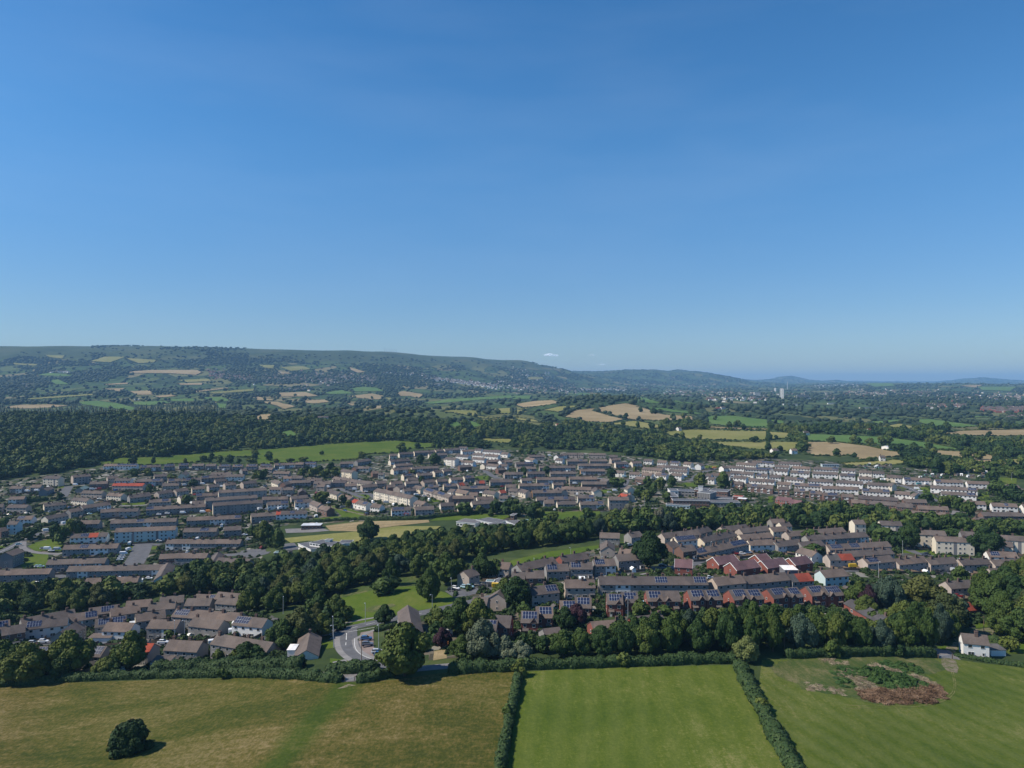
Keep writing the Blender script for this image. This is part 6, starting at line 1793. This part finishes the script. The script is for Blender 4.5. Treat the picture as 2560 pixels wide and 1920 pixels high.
# garden shrubs
SH = []
URB = [(PL('Z', -60,1548, 200,1532, 440,1498, 600,1482, 690,1552, 720,1630, 715,1670, -60,1684), 1500), (PL('Z', 1120,1500, 1290,1412, 1500,1370, 1640,1340, 1920,1325, 2300,1340, 2600,1360, 2600,1540, 2350,1570, 1850,1600, 1500,1610, 1200,1640, 1110,1640), 3600),
       (PL('Z', -60,1215, 100,1195, 230,1176, 640,1170, 840,1162, 950,1142, 1100,1131, 1280,1128, 1520,1138, 1700,1158, 1900,1150, 2230,1170, 2480,1198, 2600,1240, 2600,1330, 2400,1296, 2230,1275, 1920,1264, 1600,1274, 1400,1280, 1130,1290, 950,1296, 700,1308, 660,1370, 640,1436, 420,1448, -60,1482), 12000)]
greens = [PL('A0', 240,920, 300,890, 470,845, 555,880, 530,960, 300,960), PL('A0', 170,978, 418,990, 412,1112, 210,1120), PL('A1', 600,742, 900,706, 1490,692, 1500,712, 1220,742, 860,790, 640,786), PL('A1', 650,568, 760,582, 1060,672, 780,690, 500,700), PL('D5', 640,730, 780,668, 1010,680, 1000,745), PL('A2', 262,622, 762,614, 700,668, 240,668), PL('A1', 240,850, 860,792, 1600,745, 1350,835, 850,880, 440,872)]
RW = [([at(*p) for p in PL(pan, *c)], w) for nm, pan, w, c in RD]
def onroad(x, y):
    for P_, w in RW:
        for a, b in zip(P_[:-1], P_[1:]):
            dx, dy = b.x-a.x, b.y-a.y; l2 = dx*dx+dy*dy+1e-6; t = min(1, max(0, ((x-a.x)*dx+(y-a.y)*dy)/l2))
            if math.hypot(x-a.x-dx*t, y-a.y-dy*t) < w/2+.9: return True
    return False
for poly, n in URB:
    xs = [p[0] for p in poly]; ys = [p[1] for p in poly]; k = 0
    while k < n:
        k += 1
        px, py = rnd.uniform(min(xs), max(xs)), rnd.uniform(min(ys), max(ys))
        if not inpoly(poly, px, py) or any(inpoly(g_, px, py) for g_ in greens): continue
        c = at(px, py)
        if not free(c.x, c.y, .6) or onroad(c.x, c.y): continue
        m = rnd.choice((1, 1, 1, 3, 5)); a = rnd.choice((0, 1.57))+rnd.uniform(-.1, .1); w = rnd.uniform(1.4, 3.6)
        for i in range(m):
            x, y = c.x+math.cos(a)*i*w*.75, c.y+math.sin(a)*i*w*.75
            if free(x, y, .3) and not onroad(x, y): SH.append((x, y, w*rnd.uniform(.8, 1.1), w*rnd.uniform(.55, .95), gz(x, y)-.1, rnd.random()))
merged('garden_shrubs', SH, TB_, M['hedge'], 'low green shrubs and hedges filling the gardens between the houses', 'shrubs')
print('shrubs', len(SH))
# ------------------------------------------------------------------ hedges
def hedge(pts, w, h, label, leaf=.26, dens=7.0, mat='hedge'):
    """one clipped hedge: bumpy core with leaf sprays over it"""
    W3 = [at(*p) for p in pts]; path = []
    for a, b in zip(W3[:-1], W3[1:]):
        k = max(1, int((b-a).length/.9)); path += [a.lerp(b, t/k) for t in range(k)]
    path.append(W3[-1])
    for _ in range(10): path = [path[0]]+[(path[i-1]+path[i]*2+path[i+1])/4 for i in range(1, len(path)-1)]+[path[-1]]
    n = 9; V_ = []; c0 = path[0].copy(); prof_ = [(-1,0),(-1.03,.45),(-.9,.85),(-.5,1.02),(0,1.06),(.5,1.02),(.9,.85),(1.03,.45),(1,0)]
    nr = []
    for i, p in enumerate(path):
        d = path[min(i+1, len(path)-1)]-path[max(i-1, 0)]; d.z = 0; d.normalize(); q = Vector((-d.y, d.x, 0)); z = gz(p.x, p.y); nr.append(q)
        ends = .35 if i in (0, len(path)-1) else 1; ww = w*(1+.45*noise.noise(Vector((p.x*.25, p.y*.25, 1)))); hh = h*(1+.42*noise.noise(Vector((p.x*.3, p.y*.3, 9)))+.22*noise.noise(Vector((p.x*.9, p.y*.9, 9))))
        for (a, b) in prof_:
            j = 1+.14*rnd.uniform(-1, 1); V_.append((p.x+q.x*a*ww/2*j*ends-c0.x, p.y+q.y*a*ww/2*j*ends-c0.y, z-.15+b*hh*j*(.5+.5*ends)-c0.z))
    V_ = np.array(V_); m = len(path); id_ = np.arange(m*n).reshape(m, n)
    Qc = np.stack([id_[:-1,:-1], id_[1:,:-1], id_[1:,1:], id_[:-1,1:]], -1).reshape(-1, 4)
    L = sum((path[i+1]-path[i]).length for i in range(m-1)); nl = int(L*(w+2*h)*dens)
    i = rng.integers(0, m-1, nl); j = rng.integers(0, n-1, nl); s, t = rng.random(nl)[:, None], rng.random(nl)[:, None]
    P_ = V_[id_[i, j]]*(1-s)*(1-t)+V_[id_[i+1, j]]*s*(1-t)+V_[id_[i, j+1]]*(1-s)*t+V_[id_[i+1, j+1]]*s*t
    axis = np.array([[path[k].x-c0.x, path[k].y-c0.y, gz(path[k].x, path[k].y)+h*.4-c0.z] for k in range(m)])[i]
    nn = P_-axis; nn /= np.linalg.norm(nn, axis=1)[:, None]+1e-6; P_ = P_+nn*rng.uniform(-.05, .22, (nl, 1)); nn = nn+rng.standard_normal((nl, 3))*.45; nn /= np.linalg.norm(nn, axis=1)[:, None]
    tt = np.cross(nn, rng.standard_normal((nl, 3))); tt /= np.linalg.norm(tt, axis=1)[:, None]; bb = np.cross(nn, tt); sc = (leaf*rng.uniform(.5, 1.2, nl))[:, None]
    Lq = np.stack([P_-tt*sc-bb*sc*.6, P_+tt*sc*.8-bb*sc, P_+tt*sc+bb*sc*.7, P_-tt*sc*.7+bb*sc], 1).reshape(-1, 3)
    tone = np.concatenate([np.full(len(V_), .35), np.repeat(rng.random(nl), 4)])
    me = np_mesh('hedge', np.concatenate([V_, Lq]), [Qc, np.arange(nl*4).reshape(-1, 4)+len(V_)], M[mat], False, {'tone': tone})
    o = bpy.data.objects.new('hedge', me); o.location = c0; link(o); tag(o, label, 'hedge')
hedge(PL('Z', 1298,1678, 1285,1750, 1268,1830, 1243,1960, 1195,2120, 1100,2450), 2.1, 2.1, 'long green hedge between the dry meadow and middle mown field')
hedge(PL('Z', 1846,1662, 1880,1735, 1932,1830, 2000,1950, 2090,2130, 2240,2450), 3.7, 2.2, 'thick leafy hedge between middle and right mown fields')
hedge(PL('Z', 1272,1674, 1400,1668, 1500,1664, 1600,1661, 1720,1656, 1842,1654), 3.6, 2.6, 'broad hedge along the top of the middle mown field')
hedge(PL('Z', 1962,1642, 2100,1638, 2200,1636, 2338,1640), 3.8, 2.6, 'clipped hedge along the top of the right field up to track')
hedge(PL('Z', 2384,1638, 2470,1654, 2590,1672), 2.6, 1.1, 'low dark hedge in front of the white cottage')
hedge(PL('Z', -30,1716, 60,1712, 130,1704, 300,1696, 500,1690, 640,1690, 790,1697, 856,1704), 3.6, 2.4, 'long hedge at top of meadow left of the lane entrance')
hedge(PL('Z', 890,1706, 930,1700, 985,1686), 3.4, 2.6, 'short hedge right of the meadow lane entrance')
hedge(PL('Z', 1120,1680, 1200,1676, 1290,1672), 4.2, 3.0, 'short hedge at top right corner of the dry meadow')
hedge(PL('Z', 380,1680, 500,1674, 640,1670, 760,1670), 4.6, 3.2, 'tall bushy hedge behind the lane in near left estate')
hedge(PL('Z', 815,1680, 900,1680, 950,1675), 3.8, 3.0, 'bushy hedge along the bottom edge of the side road')
hedge(PL('A1', 150,722, 350,712, 560,708, 740,696, 870,690), 2.6, 2.2, 'left half of dark clipped hedge behind the sports pavilion', .4, 3)
hedge(PL('A1', 880,692, 1100,692, 1400,688, 1650,662, 1900,636, 2130,618), 2.8, 2.6, 'long dark clipped hedge north of the brown sports field', .4, 3)
hedge(PL('A2', 250,612, 520,606, 800,602), 2.8, 3.0, 'dark clipped hedge along the small green below middle estate', .4, 3)
hedge(PL('A0', 300,742, 430,740, 490,725), 2.8, 2.4, 'dark hedge beside the curved road in left estate', .4, 3)
hedge(PL('A0', 200,545, 420,520), 3.4, 3.4, 'dark thick hedge amid the upper left estate', .4, 3)
hedge(PL('A0', -20,900, 100,885, 210,865), 2.6, 1.8, 'low hedge at left edge beside the curved road', .4, 3)
hedge(PL('B1', 1030,555, 1120,525, 1220,505), 2.2, 1.6, 'clipped garden hedge stepping up beside gabled house', .25, 6)
hedge(PL('A2', 1560,1320, 1600,1318), 1.5, 1.2, 'tiny garden hedge before the long terrace', .25, 6)
hedge(PL('A2', 820,1132, 930,1118), 2.2, 1.8, 'roadside garden hedge left of the roadside hedge pair', .25, 6)
hedge(PL('A2', 570,1190, 690,1172), 2.2, 1.8, 'roadside garden hedge below the solar roofed terraces', .25, 6)
hedge(PL('B0', 930,655, 1090,650), 1.8, 1.3, 'low clipped hedge before the white fronted house', .25, 6)
hedge(PL('B2', 560,490, 640,486, 720,470), 1.8, 1.5, 'dark hedge beside purple tree below the brick row', .25, 6)
hedge(PL('B3', 1905,620, 1990,640, 2060,700), 2.4, 1.8, 'hedge behind the lean-to of the white cottage', .25, 6)
# ------------------------------------------------------------------ overgrown mound in the right field
def heap(name, label, cat, spots, mat, tmpl, kind=None, leaf=None):
    L = []
    for (pan, x, y, rx, n, h) in spots:
        c = at(*pp(pan, x, y))
        for _ in range(n):
            a, r = rnd.uniform(0, 6.28), math.sqrt(rnd.random()); X, Y = c.x+math.cos(a)*r*rx, c.y+math.sin(a)*r*rx*1.2
            w = rnd.uniform(1.2, 2.8); L.append((X, Y, w, h*rnd.uniform(.5, 1.1)*(1.1-.5*r), gz(X, Y)-.05, rnd.random()))
    o = merged(name, L, tmpl, mat, label, cat); del o['kind']
    if kind: o['kind'] = kind
    return o
heap('bramble_patch', 'bright green bramble thicket on the mound in right field', 'bramble', [('B3',1010,960,6.5,110,2.0),('B3',1120,980,5,60,1.9),('B3',1200,985,5,50,1.7),('B3',1200,860,4,34,1.3),('B3',860,925,4,26,1.2),('B3',690,890,3,20,1.0),('B3',680,995,3,22,1.0),('B3',1040,835,3,16,1.0),('B3',1100,1040,3,18,1.1),('B3',780,890,2.5,12,.9),('B3',610,920,2,8,.7)], M['bramble'], TB_)
M['brush'] = leaf_mat('dead_brushwood', [(.2, (.075,.042,.022)), (.45, (.15,.088,.050)), (.8, (.29,.19,.12))], False)
M['straw'] = leaf_mat('dry_stalks', [(.2, (.16,.13,.080)), (.5, (.24,.19,.12)), (.8, (.34,.28,.19))], False)
def sticks(nst, seed):
    g_ = np.random.default_rng(seed); p = g_.uniform(-1, 1, (nst, 3))*np.array([.9, .9, .3])+np.array([0, 0, .35]); d = g_.standard_normal((nst, 3))*np.array([1, 1, .5]); d /= np.linalg.norm(d, axis=1)[:, None]
    t = np.cross(d, g_.standard_normal((nst, 3))); t /= np.linalg.norm(t, axis=1)[:, None]; l = g_.uniform(.25, .6, (nst, 1)); w = .045
    q = np.stack([p-d*l-t*w, p+d*l-t*w, p+d*l+t*w, p-d*l+t*w], 1).reshape(-1, 3); v, f = ICO1; v = v*(1+.25*g_.standard_normal((len(v), 1)))*np.array([.75, .75, .35])+np.array([0, 0, .2])
    return np.concatenate([v, q]), f, np.arange(nst*4).reshape(-1, 4)+len(v)
TS = [sticks(90, 500+i) for i in range(4)]
heap('brush_pile', 'long brown heap of dead brushwood at front of the mound', 'brush pile', [('B3',900,1115,3.6,36,1.2),('B3',1010,1120,4,34,1.2),('B3',1110,1110,4,34,1.3),('B3',1200,1070,4,34,1.3),('B3',1290,1100,4.6,46,1.5),('B3',1390,1080,4,34,1.3),('B3',1460,1085,3,16,1.0),('B3',1400,1020,2.5,14,.9)], M['brush'], TS)
heap('dry_stalks', 'pale straw coloured dead stalks around the green bramble patch', 'dry stalks', [('B3',960,865,3,26,.6),('B3',1060,880,3,22,.6),('B3',720,935,4,28,.6),('B3',840,1010,3,20,.6),('B3',820,1060,2,12,.6),('B3',1300,960,3,22,.7),('B3',1360,985,2.4,14,.7),('B3',1080,950,2.4,12,.6),('B3',590,1065,2,10,.5),('B3',380,1035,3,14,.5),('B3',580,820,4,16,.4)], M['straw'], TS)
# ------------------------------------------------------------------ small far clouds
CM, cn, cb = newmat('cloud', 1.0, 0.0); cb.inputs['Base Color'].default_value = (.85, .87, .90, 1); ct = cn.nodes.new('ShaderNodeBsdfTranslucent'); cd = cn.nodes.new('ShaderNodeBsdfDiffuse'); ctr = cn.nodes.new('ShaderNodeBsdfTransparent'); ca1 = cn.nodes.new('ShaderNodeAddShader'); cm1 = cn.nodes.new('ShaderNodeMixShader')
ct.inputs[0].default_value = cd.inputs[0].default_value = (.95, .96, 1, 1); cn.links.new(ct.outputs[0], ca1.inputs[0]); cn.links.new(cd.outputs[0], ca1.inputs[1]); cm1.inputs[0].default_value = .11
cn.links.new(ctr.outputs[0], cm1.inputs[1]); cn.links.new(ca1.outputs[0], cm1.inputs[2]); cn.links.new(cm1.outputs[0], [q for q in cn.nodes if q.type == 'OUTPUT_MATERIAL'][0].inputs['Surface'])
for k, (x, y, w, h, dd) in enumerate([(1379, 888, 34, 11, 45000), (1480, 888, 14, 3, 45000), (1504, 911, 17, 4, 46000)]):
    g_ = np.random.default_rng(70+k); Vc = []; Fc = []; off = 0
    for q in range(16):
        v, f = ICO2; t = g_.uniform(-.8, .8); v = v*g_.uniform(.14, .34)*(1-.5*abs(t))*np.array([1.3, 1, .9])+np.array([t, g_.uniform(-.4, .4), g_.uniform(-.15, .35)*(1-abs(t))]); Vc.append(v); Fc.append(f+off); off += len(v)
    me = np_mesh('cloud', np.concatenate(Vc), np.concatenate(Fc), CM, True); o = bpy.data.objects.new('cloud', me)
    o.location = ((x-1280)/F*dd, dd, CAMZ-(y-960)/F*dd); o.scale = (w/F*dd/2*1.5, w/F*dd*.4, h/F*dd/2*1.6); link(o)
    tag(o, ['small white puff of cloud, largest above the end of ridge', 'thin wisp of cloud right of and level with the white puff', 'thin low wisp of cloud nearest the far ridge'][k], 'cloud', 'small clouds low over the ridge')
# ------------------------------------------------------------------ haze
HM = bpy.data.materials.new('haze'); HM.use_nodes = True; hn = HM.node_tree; hn.nodes.clear()
hv = hn.nodes.new('ShaderNodeVolumePrincipled'); hv.inputs['Color'].default_value = (.34, .64, 1.0, 1); hv.inputs['Density'].default_value = 6.2e-5; hv.inputs['Anisotropy'].default_value = .0
ho = hn.nodes.new('ShaderNodeOutputMaterial'); hn.links.new(hv.outputs[0], ho.inputs['Volume'])
zmin = float((CAMZ-HG).min())-5; zmax = float((CAMZ-HG).max())+60
b = MB(); b.box(-43500, 43500, -60, 32100, zmin, zmax); o = b.build('haze', [HM]); tag(o, 'thin blue haze filling the air over the valley', 'haze', None, 'stuff')
print('objects', len(bpy.data.objects))
